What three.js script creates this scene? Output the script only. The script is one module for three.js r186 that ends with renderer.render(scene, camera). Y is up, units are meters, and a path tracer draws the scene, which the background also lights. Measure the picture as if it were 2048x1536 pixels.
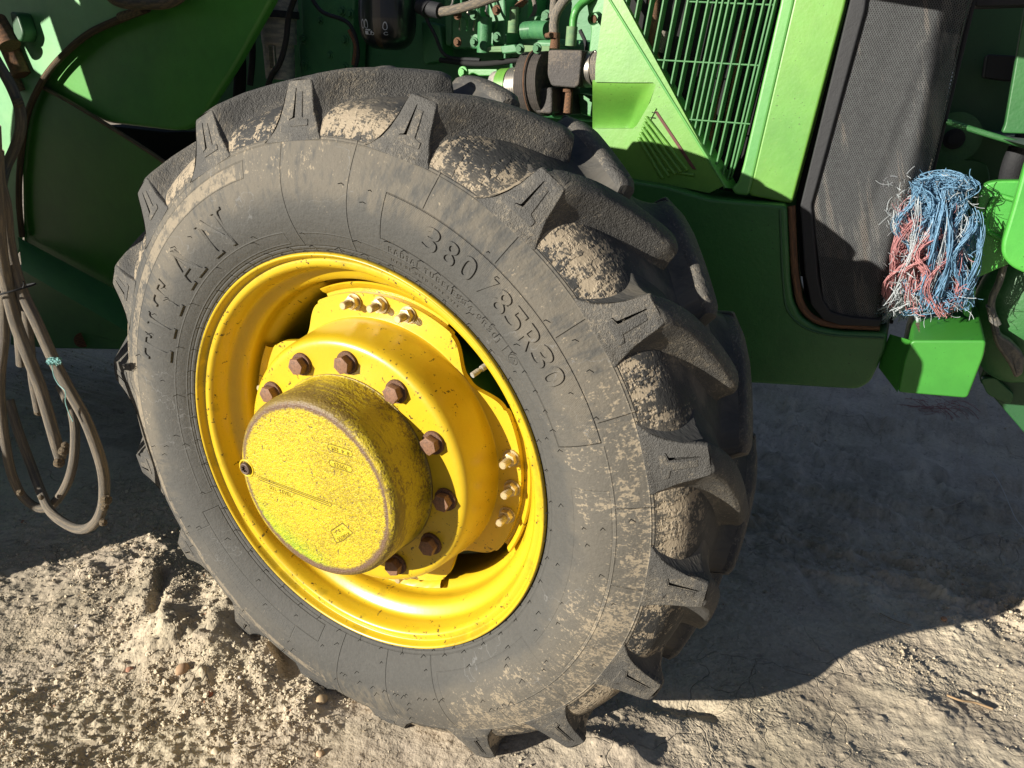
import * as THREE from 'three';
import { mergeGeometries, mergeVertices, toCreasedNormals } from 'three/addons/utils/BufferGeometryUtils.js';
import { RoundedBoxGeometry } from 'three/addons/geometries/RoundedBoxGeometry.js';
import { FontLoader } from 'three/addons/loaders/FontLoader.js';

// ---------- camera, sky, sun, exposure ----------
const HY = 0.62;                                   // height of the wheel centre above the ground
const scene = new THREE.Scene();
const camera = new THREE.PerspectiveCamera(54.536, 4 / 3, 0.05, 400);
const CP = new THREE.Vector3(0.8036, 0.7236 + HY, 0.9762);
const CR = new THREE.Vector3(0.88793, 0.05327, -0.45688), CU = new THREE.Vector3(-0.22626, 0.91538, -0.33299), CF = new THREE.Vector3(-0.40048, -0.39904, -0.82485);
camera.position.copy(CP); camera.up.copy(CU); camera.lookAt(CP.clone().add(CF)); scene.add(camera);
const renderer = new THREE.WebGLRenderer({ antialias: true });
renderer.toneMapping = THREE.LinearToneMapping;
renderer.toneMappingExposure = 1.72;
renderer.shadowMap.enabled = true; renderer.shadowMap.type = THREE.PCFSoftShadowMap;
const SUN = new THREE.Vector3(-0.560, 0.308, 0.840).normalize();
const sun = new THREE.DirectionalLight(new THREE.Color(1, 0.945, 0.84), 5);
sun.position.copy(SUN).multiplyScalar(12); sun.target.position.set(0, 0.5, -0.5);
sun.castShadow = true; sun.shadow.mapSize.set(4096, 4096); sun.shadow.radius = 1;
Object.assign(sun.shadow.camera, { left: -4, right: 4, top: 4, bottom: -4, near: 1, far: 30 });
scene.add(sun, sun.target);
{ // clear late-afternoon sky: blue above, paler to the horizon, a soft brightening round the sun
  const W = 512, H = 256, d = new Float32Array(W * H * 4);
  for (let j = 0; j < H; j++) for (let i = 0; i < W; i++) {
    const lat = ((j + 0.5) / H - 0.5) * Math.PI, lon = ((i + 0.5) / W - 0.5) * 2 * Math.PI;
    const dx = Math.cos(lat) * Math.cos(lon), dy = Math.sin(lat), dz = Math.cos(lat) * Math.sin(lon);
    const h = Math.max(0, dy), e = Math.exp(-h * 3.2), g = Math.max(0, dx * SUN.x + dy * SUN.y + dz * SUN.z);
    const glow = 0.5 * g ** 12 + 0.14 * g ** 3, k = dy < 0 ? Math.max(0.35, 1 + dy * 2) : 1;
    const c = [0.075 + 0.20 * e + glow, 0.125 + 0.20 * e + glow * 0.88, 0.25 + 0.16 * e + glow * 0.7], o = (j * W + i) * 4;
    for (let q = 0; q < 3; q++) d[o + q] = c[q] * k * 0.36;
    d[o + 3] = 1;
  }
  const sky = new THREE.DataTexture(d, W, H, THREE.RGBAFormat, THREE.FloatType);
  sky.mapping = THREE.EquirectangularReflectionMapping; sky.magFilter = sky.minFilter = THREE.LinearFilter; sky.needsUpdate = true;
  scene.background = sky; scene.environment = sky;
}

// ---------- helpers ----------
const D2R = Math.PI / 180, { PI, sin, cos, abs, min, max, hypot, atan2, floor, sqrt, exp } = Math;
function rng(a) { return () => { a |= 0; a = a + 0x6D2B79F5 | 0; let t = Math.imul(a ^ a >>> 15, 1 | a); t = t + Math.imul(t ^ t >>> 7, 61 | t) ^ t; return ((t ^ t >>> 14) >>> 0) / 4294967296; }; }
const clamp = (x, a = 0, b = 1) => x < a ? a : x > b ? b : x, lerp = (a, b, t) => a + (b - a) * t;
const ss = (a, b, x) => { const t = clamp((x - a) / (b - a)); return t * t * (3 - 2 * t); };
function tab(t, x) { if (x <= t[0][0]) return t[0][1]; for (let i = 1; i < t.length; i++) if (x <= t[i][0]) { const [a, b] = t[i - 1], [c, d] = t[i]; return b + (d - b) * (x - a) / (c - a); } return t[t.length - 1][1]; }
// tileable fractal noise, 512 x 512, looked up bilinearly; u and v in tiles; values about 0..1
function noiseTile(seed, f0, oct, gain = 0.55) {
  const N = 512, a = new Float32Array(N * N); let amp = 1, tot = 0;
  for (let o = 0, f = f0; o < oct; o++, f *= 2, amp *= gain) {
    if (f > N / 2) break;
    const r = rng(seed * 97 + o * 131 + 7), g = new Float32Array(f * f); for (let i = 0; i < f * f; i++) g[i] = r();
    for (let y = 0; y < N; y++) { const fy = y / N * f, y0 = floor(fy), ty = fy - y0, sy = ty * ty * (3 - 2 * ty), r0 = (y0 % f) * f, r1 = ((y0 + 1) % f) * f;
      for (let x = 0; x < N; x++) { const fx = x / N * f, x0 = floor(fx), tx = fx - x0, sx = tx * tx * (3 - 2 * tx), a0 = x0 % f, a1 = (x0 + 1) % f;
        a[y * N + x] += amp * lerp(lerp(g[r0 + a0], g[r0 + a1], sx), lerp(g[r1 + a0], g[r1 + a1], sx), sy); } }
    tot += amp;
  }
  let m = 0, s = 0; for (const v of a) m += v; m /= a.length; for (const v of a) s += (v - m) ** 2; s = sqrt(s / a.length);
  for (let i = 0; i < a.length; i++) a[i] = clamp(0.5 + (a[i] - m) / s * 0.18);
  return (u, v) => { u = (u - floor(u)) * N; v = (v - floor(v)) * N; const x = floor(u), y = floor(v), tx = u - x, ty = v - y, x0 = x % N, y0 = (y % N) * N, x1 = (x + 1) % N, y1 = ((y + 1) % N) * N;
    return lerp(lerp(a[y0 + x0], a[y0 + x1], tx), lerp(a[y1 + x0], a[y1 + x1], tx), ty); };
}
const nA = noiseTile(1, 4, 7), nB = noiseTile(2, 8, 6), nC = noiseTile(3, 32, 4, 0.7), nD = noiseTile(4, 4, 4, 0.5), nE = noiseTile(5, 64, 3, 0.8);
const LUT = new Uint8Array(4097); for (let i = 0; i <= 4096; i++) { const l = i / 4096; LUT[i] = Math.round(255 * (l <= 0.0031308 ? 12.92 * l : 1.055 * l ** (1 / 2.4) - 0.055)); }
const S8 = (l) => LUT[l <= 0 ? 0 : l >= 1 ? 4096 : (l * 4096) | 0];
function colorTex(W, H, fn, wrap = true) {         // fn(u, v, out) writes a linear colour
  const d = new Uint8Array(W * H * 4), c = [0, 0, 0];
  for (let y = 0, o = 0; y < H; y++) for (let x = 0; x < W; x++, o += 4) { fn((x + 0.5) / W, (y + 0.5) / H, c, x, y); d[o] = S8(c[0]); d[o + 1] = S8(c[1]); d[o + 2] = S8(c[2]); d[o + 3] = 255; }
  return fin(new THREE.DataTexture(d, W, H), true, wrap);
}
function grayTex(W, H, fn, wrap = true) {
  const d = new Uint8Array(W * H * 4);
  for (let y = 0, o = 0; y < H; y++) for (let x = 0; x < W; x++, o += 4) { d[o] = d[o + 1] = d[o + 2] = clamp(fn((x + 0.5) / W, (y + 0.5) / H, x, y)) * 255; d[o + 3] = 255; }
  return fin(new THREE.DataTexture(d, W, H), false, wrap);
}
function fin(t, srgb, wrap) { t.colorSpace = srgb ? THREE.SRGBColorSpace : THREE.NoColorSpace; t.magFilter = THREE.LinearFilter; t.minFilter = THREE.LinearMipmapLinearFilter; t.generateMipmaps = true; t.wrapS = t.wrapT = wrap ? THREE.RepeatWrapping : THREE.ClampToEdgeWrapping; t.needsUpdate = true; return t; }
const col = (r, g, b) => new THREE.Color().setRGB(r, g, b);
const std = (o) => new THREE.MeshStandardMaterial(o), phy = (o) => new THREE.MeshPhysicalMaterial(o);
const taken = {};
function numbered(n) { const k = taken[n] = (taken[n] ?? -1) + 1; return k ? `${n}_${String(k).padStart(3, '0')}` : n; }
function sh(o) { o.castShadow = o.receiveShadow = true; return o; }
function part(name, geo, mat, parent, label) { const m = sh(new THREE.Mesh(geo, mat)); m.name = name; parent.add(m); if (label) m.userData.label = label; return m; }
function group(name, parent) { const g = new THREE.Group(); g.name = name; parent.add(g); return g; }
function tag(o, label, category, grp) { o.name = numbered(o.name); o.userData.label = label; o.userData.category = category; if (grp) o.userData.group = grp; return o; }
// the ray through a pixel of the 2048 x 1536 picture, cut with an upright plane (z) or a level one (y): where a thing stands, once its distance is chosen
const FPX = 1490;
function rayDir(px, py) { return CR.clone().multiplyScalar((px - 1024) / FPX).addScaledVector(CU, -(py - 768) / FPX).add(CF); }
function at(px, py, z) { const d = rayDir(px, py), t = (z - CP.z) / d.z; return new THREE.Vector3(CP.x + d.x * t, CP.y + d.y * t, z); }
function atY(px, py, y) { const d = rayDir(px, py), t = (y - CP.y) / d.y; return new THREE.Vector3(CP.x + d.x * t, y, CP.z + d.z * t); }
const P2 = (pts, z) => pts.map(([x, y]) => { const p = at(x, y, z); return new THREE.Vector2(p.x, p.y); });
function roundShape(v, r = 0) {                    // polygon with rounded corners, points well apart
  const out = [], n = v.length;
  for (let i = 0; i < n; i++) {
    const a = v[(i + n - 1) % n], b = v[i], c = v[(i + 1) % n], rr = min(r, a.distanceTo(b) * 0.45, b.distanceTo(c) * 0.45);
    if (rr < 5e-4) { out.push(b.clone()); continue; }
    const p = b.clone().add(a.clone().sub(b).setLength(rr)), q = b.clone().add(c.clone().sub(b).setLength(rr)), N = rr > 0.004 ? 5 : 3;
    for (let k = 0; k <= N; k++) { const t = k / N, u = 1 - t; out.push(new THREE.Vector2(u * u * p.x + 2 * u * t * b.x + t * t * q.x, u * u * p.y + 2 * u * t * b.y + t * t * q.y)); }
  }
  const keep = []; for (const p of out) if (!keep.length || p.distanceTo(keep[keep.length - 1]) > 3e-4) keep.push(p);
  while (keep.length > 3 && keep[0].distanceTo(keep[keep.length - 1]) < 3e-4) keep.pop();
  const straight = keep.filter((p, i) => { const a = keep[(i + keep.length - 1) % keep.length], c = keep[(i + 1) % keep.length], x = (p.x - a.x) * (c.y - p.y) - (p.y - a.y) * (c.x - p.x); return abs(x) > 1e-4 * p.distanceTo(a) * p.distanceTo(c); });
  return new THREE.Shape(straight);
}
function convexPlate(q, z, depth, b) {             // convex outline: rounded rims, faces as fans round the middle
  const n = q.length, c = q.reduce((a, p) => a.add(p), new THREE.Vector2()).multiplyScalar(1 / n);
  const inn = q.map((p, i) => { const d = p.clone().sub(q[(i + n - 1) % n]).normalize(), e = q[(i + 1) % n].clone().sub(p).normalize(), m = new THREE.Vector2(-d.y - e.y, d.x + e.x).normalize(); return m.multiplyScalar(1 / max(0.35, m.dot(new THREE.Vector2(-e.y, e.x)))); });
  const ring = (o, zz) => q.map((p, i) => new THREE.Vector3(p.x + inn[i].x * o, p.y + inn[i].y * o, zz)), rings = [];
  for (let k = 0; k <= 4; k++) { const t = k / 4 * PI / 2; rings.push(ring(b * (1 - sin(t)), z - b * (1 - cos(t)))); }
  for (let k = 0; k <= 4; k++) { const t = k / 4 * PI / 2; rings.push(ring(b * (1 - cos(t)), z - depth + b * (1 - sin(t)))); }
  const pos = [], uv = [], nor = [], put = (p, N) => { pos.push(p.x, p.y, p.z); uv.push(p.x + (abs(N.z) < 0.5 ? p.z * 0.7 : 0), p.y); nor.push(N.x, N.y, N.z); };
  const nrm = (k, i) => { const t = (k < 5 ? k : k - 5) / 4 * PI / 2, s = k < 5 ? sin(t) : cos(t), w = k < 5 ? cos(t) : -sin(t); const o = inn[i].clone().normalize(); return new THREE.Vector3(-o.x * s, -o.y * s, w).normalize(); };
  for (let k = 0; k < rings.length - 1; k++) for (let i = 0; i < n; i++) { const j = (i + 1) % n, A = [[k, i], [k + 1, i], [k, j], [k, j], [k + 1, i], [k + 1, j]]; for (const [a, m] of A) put(rings[a][m], nrm(a, m)); }
  for (const [R, zz, s] of [[rings[0], z, 1], [rings[rings.length - 1], z - depth, -1]]) for (let i = 0; i < n; i++) { const j = (i + 1) % n, N = new THREE.Vector3(0, 0, s), m = new THREE.Vector3(c.x, c.y, zz); for (const p of s > 0 ? [m, R[i], R[j]] : [m, R[j], R[i]]) put(p, N); }
  const g = new THREE.BufferGeometry(); g.setAttribute('position', new THREE.Float32BufferAttribute(pos, 3)); g.setAttribute('normal', new THREE.Float32BufferAttribute(nor, 3)); g.setAttribute('uv', new THREE.Float32BufferAttribute(uv, 2)); return g;
}
function plate(pts, z, depth, { bevel = 0.003, r = 0.006, holes = [] } = {}) {    // outline at its own distance, with thickness going back
  if (r > 0) bevel = min(bevel, r * 0.55);
  const s = roundShape(P2(pts, z), r);
  for (const h of holes) s.holes.push(roundShape(P2(h, z), 0.006));
  { const q = s.getPoints(), n = q.length, turn = q.map((b, i) => { const a = q[(i + n - 1) % n], c = q[(i + 1) % n]; return (b.x - a.x) * (c.y - b.y) - (b.y - a.y) * (c.x - b.x); });
    if (!holes.length && bevel > 0 && (turn.every((v) => v > -1e-8) || turn.every((v) => v < 1e-8))) return convexPlate(turn.reduce((a, v) => a + v, 0) < 0 ? q.reverse() : q, z, depth, bevel); }
  const g = new THREE.ExtrudeGeometry(s, { depth: max(0.0005, depth - 2 * bevel), bevelEnabled: bevel > 0, bevelThickness: bevel, bevelSize: bevel, bevelOffset: -bevel, bevelSegments: 3, curveSegments: 6 });
  g.translate(0, 0, z - depth + bevel);
  const p = g.attributes.position, n = g.attributes.normal, mid = z - depth / 2;    // flat faces get their exact normal, also where the triangles are slivers
  for (let i = 0; i < p.count; i += 3) { const a = p.getZ(i); if (abs(p.getZ(i + 1) - a) < 1e-6 && abs(p.getZ(i + 2) - a) < 1e-6) for (let k = 0; k < 3; k++) n.setXYZ(i + k, 0, 0, a > mid ? 1 : -1); }
  return g;
}
function tube(pts, r, seg = 60, rad = 10, closed = false) { return new THREE.TubeGeometry(new THREE.CatmullRomCurve3(pts, closed, 'centripetal'), seg, r, rad, closed); }
const tubePx = (pts, r, seg, rad) => tube(pts.map(([x, y, z]) => at(x, y, z)), r, seg, rad);
function cyl(r0, r1, h, seg = 24) { return new THREE.CylinderGeometry(r0, r1, h, seg); }
function along(g, a, b) {                          // a Y-axis geometry laid from a to b (its length is its own)
  const d = b.clone().sub(a), q = new THREE.Quaternion().setFromUnitVectors(new THREE.Vector3(0, 1, 0), d.clone().normalize());
  g.applyQuaternion(q); const m = a.clone().add(b).multiplyScalar(0.5); g.translate(m.x, m.y, m.z); return g;
}
const rod = (a, b, r, seg = 10) => along(cyl(r, r, a.distanceTo(b), seg), a, b);
const box = (w, h, d, x, y, z, r = 0.004) => { const g = new RoundedBoxGeometry(w, h, d, 2, min(r, w * 0.45, h * 0.45, d * 0.45)); g.translate(x, y, z); return g; };
const plain = (g) => { const q = g.index ? g.toNonIndexed() : g.clone(); for (const k of Object.keys(q.attributes)) if (!['position', 'normal', 'uv'].includes(k)) q.deleteAttribute(k); return q; };
const join = (...gs) => mergeGeometries(gs.flat().map(plain));
function quadMesh(rows, uvScale = 1) {             // rows of points -> a surface with uv in metres
  const R = rows.length, Cn = rows[0].length, pos = [], uv = [], idx = [];
  for (let i = 0; i < R; i++) { let u = 0; for (let j = 0; j < Cn; j++) { const p = rows[i][j]; if (j) u += p.distanceTo(rows[i][j - 1]); pos.push(p.x, p.y, p.z); uv.push(u * uvScale, (i ? rows[i][0].distanceTo(rows[0][0]) : 0) * uvScale); } }
  for (let i = 0; i < R - 1; i++) for (let j = 0; j < Cn - 1; j++) { const a = i * Cn + j; idx.push(a, a + Cn, a + 1, a + 1, a + Cn, a + Cn + 1); }
  const g = new THREE.BufferGeometry(); g.setAttribute('position', new THREE.Float32BufferAttribute(pos, 3)); g.setAttribute('uv', new THREE.Float32BufferAttribute(uv, 2)); g.setIndex(idx); g.computeVertexNormals(); return g;
}
function lathe(prof, seg = 192, us = 2, vs = 1) {  // [r, z] profile turned about the wheel axis (z); uv in metres
  const pos = [], uv = [], idx = [], n = prof.length; let L = [0]; for (let i = 1; i < n; i++) L.push(L[i - 1] + hypot(prof[i][0] - prof[i - 1][0], prof[i][1] - prof[i - 1][1]));
  for (let j = 0; j <= seg; j++) { const a = j / seg * 2 * PI; for (let i = 0; i < n; i++) { pos.push(prof[i][0] * cos(a), prof[i][0] * sin(a), prof[i][1]); uv.push(j / seg * us, L[i] * vs); } }
  for (let j = 0; j < seg; j++) for (let i = 0; i < n - 1; i++) { const a = j * n + i, b = a + n; idx.push(a, b, a + 1, a + 1, b, b + 1); }
  const g = new THREE.BufferGeometry(); g.setAttribute('position', new THREE.Float32BufferAttribute(pos, 3)); g.setAttribute('uv', new THREE.Float32BufferAttribute(uv, 2)); g.setIndex(idx); g.computeVertexNormals();
  const nr = g.attributes.normal; for (let i = 0; i < n; i++) { const a = i, b = seg * n + i, x = nr.getX(a) + nr.getX(b), y = nr.getY(a) + nr.getY(b), z = nr.getZ(a) + nr.getZ(b), l = hypot(x, y, z) || 1; nr.setXYZ(a, x / l, y / l, z / l); nr.setXYZ(b, x / l, y / l, z / l); }
  return g;
}
function smoothProf(p, per = 5) { const c = new THREE.CatmullRomCurve3(p.map(([r, z]) => new THREE.Vector3(r, z, 0)), false, 'centripetal'); return c.getPoints((p.length - 1) * per).map((v) => [v.x, v.y]); }
function scaleUV(g, s, t = s) { const u = g.attributes.uv; for (let i = 0; i < u.count; i++) u.setXY(i, u.getX(i) * s, u.getY(i) * t); return g; }

// ---------- ground: dried cracked mud ----------
const CLOD = (x, z) => ss(0.40, 0.62, nD(x * 0.42 + 0.13, z * 0.42 + 0.31) * 0.75 + 0.25 * ss(0.2, -0.5, x) + 0.12 * ss(0.2, 0.5, z) + 0.26 * ss(-0.55, -0.8, z) * ss(-1.5, -1.1, z) * ss(0.4, 0.7, x));   // where the crust is broken up
const ridge = (x, z, x0, z0, x1, z1, w, h) => { const dx = x1 - x0, dz = z1 - z0, t = clamp(((x - x0) * dx + (z - z0) * dz) / (dx * dx + dz * dz)), d = hypot(x - x0 - dx * t, z - z0 - dz * t); return h * exp(-d * d / (w * w)); };
const gp = (px, py) => { const p = atY(px, py, 0.01); return [p.x, p.z]; };
const RID = [[[300, 1130], [330, 1290], 0.045, 0.035], [[470, 1160], [430, 1340], 0.05, 0.05], [[560, 1300], [520, 1360], 0.04, 0.045], [[650, 1310], [600, 1420], 0.03, 0.035], [[1180, 1480], [1260, 1500], 0.035, 0.02],
  [[200, 1130], [300, 1080], 0.05, 0.03], [[1900, 1250], [2030, 1190], 0.05, 0.025], [[1850, 1400], [2000, 1470], 0.04, 0.012], [[1560, 960], [1750, 980], 0.07, 0.008], [[1700, 1010], [1960, 1000], 0.05, 0.025], [[1800, 840], [1900, 845], 0.05, 0.03], [[1600, 1000], [1560, 1040], 0.04, 0.006]]
  .map(([a, b, w, h]) => [...gp(...a), ...gp(...b), w, h]);
const RUT = [[[555, 1230], [580, 1340], 0.022, -0.05], [[330, 1150], [310, 1230], 0.016, -0.03], [[1300, 1390], [1420, 1410], 0.03, -0.02], [[1590, 1120], [1640, 1200], 0.02, -0.01]].map(([a, b, w, h]) => [...gp(...a), ...gp(...b), w, h]);
function groundY(x, z) {
  const d = hypot(x, z + 0.3), near = ss(6, 1.5, d);
  let h = (nD(x * 0.21 + 0.2, z * 0.21 + 0.7) - 0.5) * 0.05 + (nA(x * 0.8, z * 0.8) - 0.5) * 0.022;
  const k = CLOD(x, z), c1 = nB(x * 2.1 + 0.3, z * 2.1), c2 = nC(x * 1.3, z * 1.3 + 0.5), c3 = nE(x * 1.9, z * 1.9), c4 = nE(x * 0.83 + 0.4, z * 0.83 + 0.1);
  h += near * (k * (0.9 * (c1 - 0.45) * 0.009 + max(0, c2 - 0.62) * 0.024 + (c3 - 0.5) * 0.006 + max(0, c4 - 0.60) * 0.013 + 0.010 * max(0, c3 - 0.66)) + (1 - k) * ((c1 - 0.5) * 0.007 + (c3 - 0.5) * 0.0025 + max(0, c4 - 0.66) * 0.012));
  const back = ss(0.15, 0.5, x) * ss(-0.85, -1.25, z) * ss(-4.5, -3, z);              // trodden, rutted mud under the tractor
  if (back > 0) { const q1 = 1 - abs(2 * nB(x * 0.34 + 0.2, z * 0.62) - 1), q2 = 1 - abs(2 * nC(x * 0.30, z * 0.55 + 0.3) - 1), q3 = nE(x * 0.9, z * 0.9); h += back * (0.022 * ss(0.70, 1.0, q1) + 0.008 * ss(0.6, 1.0, q2) + 0.004 * (q3 - 0.5) + 0.022 * (c1 - 0.5)); }
  for (const [a, b, c, d, w, q] of RID) h += ridge(x, z, a, b, c, d, w * 1.35, q * 0.55) * (0.4 + 1.2 * c1);
  for (const r of RUT) h += ridge(x, z, ...r);
  const t = exp(-(((z + 0.17) / 0.22) ** 2)) * exp(-(((x + 0.04) / 0.22) ** 2));      // pressed flat under the tyre
  h = h * (1 - 0.75 * t);
  h += 0.035 * ss(-0.05, -0.35, x) * exp(-(((z + 0.02) / 0.16) ** 2)) * ss(-0.95, -0.5, x);   // soil pushed up beside the tyre
  return h;
}
{
  const cx = [], cz = [];
  const grow = (a, b, s, arr) => { for (let v = a; v <= b + 1e-9; v += s) arr.push(v); };
  grow(-1.35, 1.75, 0.0056, cx); grow(-1.25, 0.62, 0.0052, cz);
  for (let s = 0.008, v = cx[cx.length - 1]; v < 90; s *= 1.13) cx.push(v += s);
  for (let s = 0.008, v = cx[0]; v > -90; s *= 1.13) cx.unshift(v -= s);
  for (let s = 0.008, v = cz[cz.length - 1]; v < 90; s *= 1.15) cz.push(v += s);
  for (let s = 0.007, v = cz[0]; v > -90; s *= 1.055) cz.unshift(v -= s);
  const nx = cx.length, nz = cz.length, pos = new Float32Array(nx * nz * 3), uv = new Float32Array(nx * nz * 2), idx = new Uint32Array((nx - 1) * (nz - 1) * 6);
  for (let j = 0, o = 0; j < nz; j++) for (let i = 0; i < nx; i++, o++) { pos[o * 3] = cx[i]; pos[o * 3 + 1] = groundY(cx[i], cz[j]); pos[o * 3 + 2] = cz[j]; uv[o * 2] = cx[i] / 1.7; uv[o * 2 + 1] = cz[j] / 1.7; }
  for (let j = 0, o = 0; j < nz - 1; j++) for (let i = 0; i < nx - 1; i++) { const a = j * nx + i; idx[o++] = a; idx[o++] = a + nx; idx[o++] = a + 1; idx[o++] = a + 1; idx[o++] = a + nx; idx[o++] = a + nx + 1; }
  const g = new THREE.BufferGeometry(); g.setAttribute('position', new THREE.BufferAttribute(pos, 3)); g.setAttribute('uv', new THREE.BufferAttribute(uv, 2)); g.setIndex(new THREE.BufferAttribute(idx, 1)); g.computeVertexNormals();
  // cracks: a wandering net of thin lines, drawn once and used as depth
  const N = 2048, cv = document.createElement('canvas'); cv.width = cv.height = N; const c = cv.getContext('2d');
  c.fillStyle = '#fff'; c.fillRect(0, 0, N, N); c.strokeStyle = '#000'; c.lineCap = 'round'; const r = rng(55);
  const crack = (x, y, a, len, w, depth) => { let k = 0; const a0 = a; while (k < len) { const s = 6 + r() * 14, nx2 = x + cos(a) * s, ny2 = y + sin(a) * s; c.lineWidth = w * (1 - 0.75 * k / len) * (0.6 + 0.8 * r());
      for (const ox of [-N, 0, N]) for (const oy of [-N, 0, N]) { c.beginPath(); c.moveTo(x + ox, y + oy); c.lineTo(nx2 + ox, ny2 + oy); c.stroke(); }
      x = nx2; y = ny2; a += (r() - 0.5) * 1.7; a = lerp(a, a0, 0.22); k += s; if (depth && r() < 0.07) crack(x, y, a + (r() < 0.5 ? 1 : -1) * (0.9 + r() * 0.6), len * (0.3 + r() * 0.4), w * 0.65, depth - 1); } };
  for (let i = 0; i < 13; i++) crack(r() * N, r() * N, r() * 6.28, 260 + r() * 420, 3.4, 2);
  const cr = c.getImageData(0, 0, N, N).data;
  const bump = grayTex(N, N, (u, v, x, y) => {
    const k = ss(0.42, 0.6, nD(u + 0.4, v)); 
    return 0.50 * cr[(y * N + x) * 4] / 255 + 0.08 * nB(u * 3, v * 3) + 0.14 * nC(u * 2, v * 2) * (0.5 + k) + 0.24 * nE(u * 3, v * 3) * (0.5 + k) + 0.12 * nE(u * 5 + 0.4, v * 5);
  });
  const map = colorTex(N, N, (u, v, o) => {
    const a = nA(u * 1, v * 1), b = nB(u * 2, v * 2 + 0.3), e = nE(u * 3.3, v * 3.3), f = nC(u * 4.1, v * 4.1 + 0.2);
    let s = 0.78 + 0.34 * (a - 0.5) + 0.26 * (b - 0.5) + 0.24 * (e - 0.5); const w = ss(0.56, 0.70, nD(u * 1 + 0.6, v + 0.1)) * 0.30 * ss(0.35, 0.6, b);   // patches of darker, damper mud with a ragged rim
    s *= 1 - w; const st = f > 0.83 ? 0.75 : 1;
    o[0] = 0.66 * s * st; o[1] = (0.555 + 0.02 * (b - 0.5)) * s * st; o[2] = (0.405 + 0.05 * (a - 0.5)) * s * st;
  });
  const ground = part('ground', g, std({ map, bumpMap: bump, bumpScale: 0.007, roughness: 1, side: THREE.DoubleSide }), scene);
  ground.userData.label = 'dry pale tan mud ground, cracked and crumbly around the tyre'; ground.userData.kind = 'structure';
}
{ // loose crumbs of soil and grit lying on the crust
  const geos = [1, 2, 3].map((s) => { const g = new THREE.IcosahedronGeometry(1, 1), r = rng(s * 31), p = g.attributes.position, m = new Map(); for (let i = 0; i < p.count; i++) { const k = `${p.getX(i).toFixed(3)},${p.getY(i).toFixed(3)},${p.getZ(i).toFixed(3)}`; if (!m.has(k)) m.set(k, 0.6 + 0.7 * r()); const f = m.get(k); p.setXYZ(i, p.getX(i) * f, p.getY(i) * f * 0.62, p.getZ(i) * f); } g.deleteAttribute('uv'); g.deleteAttribute('normal'); const w = mergeVertices(g, 1e-4); w.computeVertexNormals(); return w; });
  const mat = std({ color: 0xffffff, roughness: 1, flatShading: true }), r = rng(808), M = new THREE.Matrix4(), q = new THREE.Quaternion(), e = new THREE.Euler();
  const list = [[], [], []];
  for (let n = 0, tries = 0; n < 85000 && tries < 900000; tries++) {
    const py = 660 + r() * 900, px = -60 + r() * 2180, p = atY(px, py, 0); if (p.z < -3.2 || p.x < -2.6) continue;
    const k = CLOD(p.x, p.z); const sm = 0.4 + 0.6 * k; if (r() > 0.05 + 0.95 * k * ss(0.35, 0.6, nC(p.x * 0.35, p.z * 0.35))) continue;
    const s = 0.0005 + sm * (0.0006 * r() + 0.0050 * r() ** 34 + 0.0020 * r() ** 7);
    list[floor(r() * 3)].push([p.x, groundY(p.x, p.z) + s * 0.35, p.z, s, r() * 6.28, r() * 6.28, r()]); n++;
  }
  const all = group('soil_crumbs', scene); all.userData.kind = 'stuff'; all.userData.label = 'loose crumbs of dry soil and grit scattered over the mud ground'; all.userData.category = 'soil crumbs';
  list.forEach((L, i) => { const im = sh(new THREE.InstancedMesh(geos[i], mat, L.length)); im.name = 'crumbs'; im.userData.kind = 'stuff';
    L.forEach(([x, y, z, s, a, b, t], j) => { e.set(a, b, 0); q.setFromEuler(e); M.compose(new THREE.Vector3(x, y, z), q, new THREE.Vector3(s, s, s)); im.setMatrixAt(j, M);
      const f = 0.75 + 0.35 * t; im.setColorAt(j, t > 0.992 ? col(0.42, 0.24, 0.15) : t > 0.97 ? col(0.5, 0.45, 0.4) : col(0.60 * f, 0.51 * f, 0.37 * f)); });
    all.add(im); });
}

// ---------- shared surfaces ----------
const paintWear = colorTex(1024, 1024, (u, v, o) => {          // faded enamel: mottling, dust freckles, small scratches; multiplies the paint
  const a = nA(u, v), b = nB(u * 2, v * 2), e = nE(u * 2, v * 2), d = nC(u * 2 + 0.3, v * 2); let s = 0.90 + 0.22 * (a - 0.5) + 0.14 * (b - 0.5) + 0.06 * (e - 0.5);
  o[0] = s * (1 + 0.25 * (a - 0.5)); o[1] = s; o[2] = s * (1 - 0.1 * (a - 0.5));
  if (d > 0.80) { const t = (d - 0.8) * 3; o[0] = lerp(o[0], 1, t); o[1] = lerp(o[1], 0.85, t); o[2] = lerp(o[2], 1, t); }
  if (e > 0.90 && b > 0.55) { o[0] *= 0.5; o[1] *= 0.4; o[2] *= 0.5; }
});
const paintBump = grayTex(512, 512, (u, v) => 0.5 + 0.5 * (nB(u, v) - 0.5) + 0.25 * (nE(u, v) - 0.5));
const G = (r, g, b, o = {}) => phy({ color: col(r, g, b), map: rep(paintWear, o.k ?? 2), bumpMap: rep(paintBump, o.k ?? 2), bumpScale: o.bump ?? 0.0006, roughness: o.rough ?? 0.42, clearcoat: o.coat ?? 0.25, clearcoatRoughness: 0.35, side: THREE.DoubleSide });
const repCache = new Map();
function rep(t, k) { const id = t.uuid + k; if (!repCache.has(id)) { const c = t.clone(); c.repeat.set(k, k); c.needsUpdate = true; repCache.set(id, c); } return repCache.get(id); }
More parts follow.
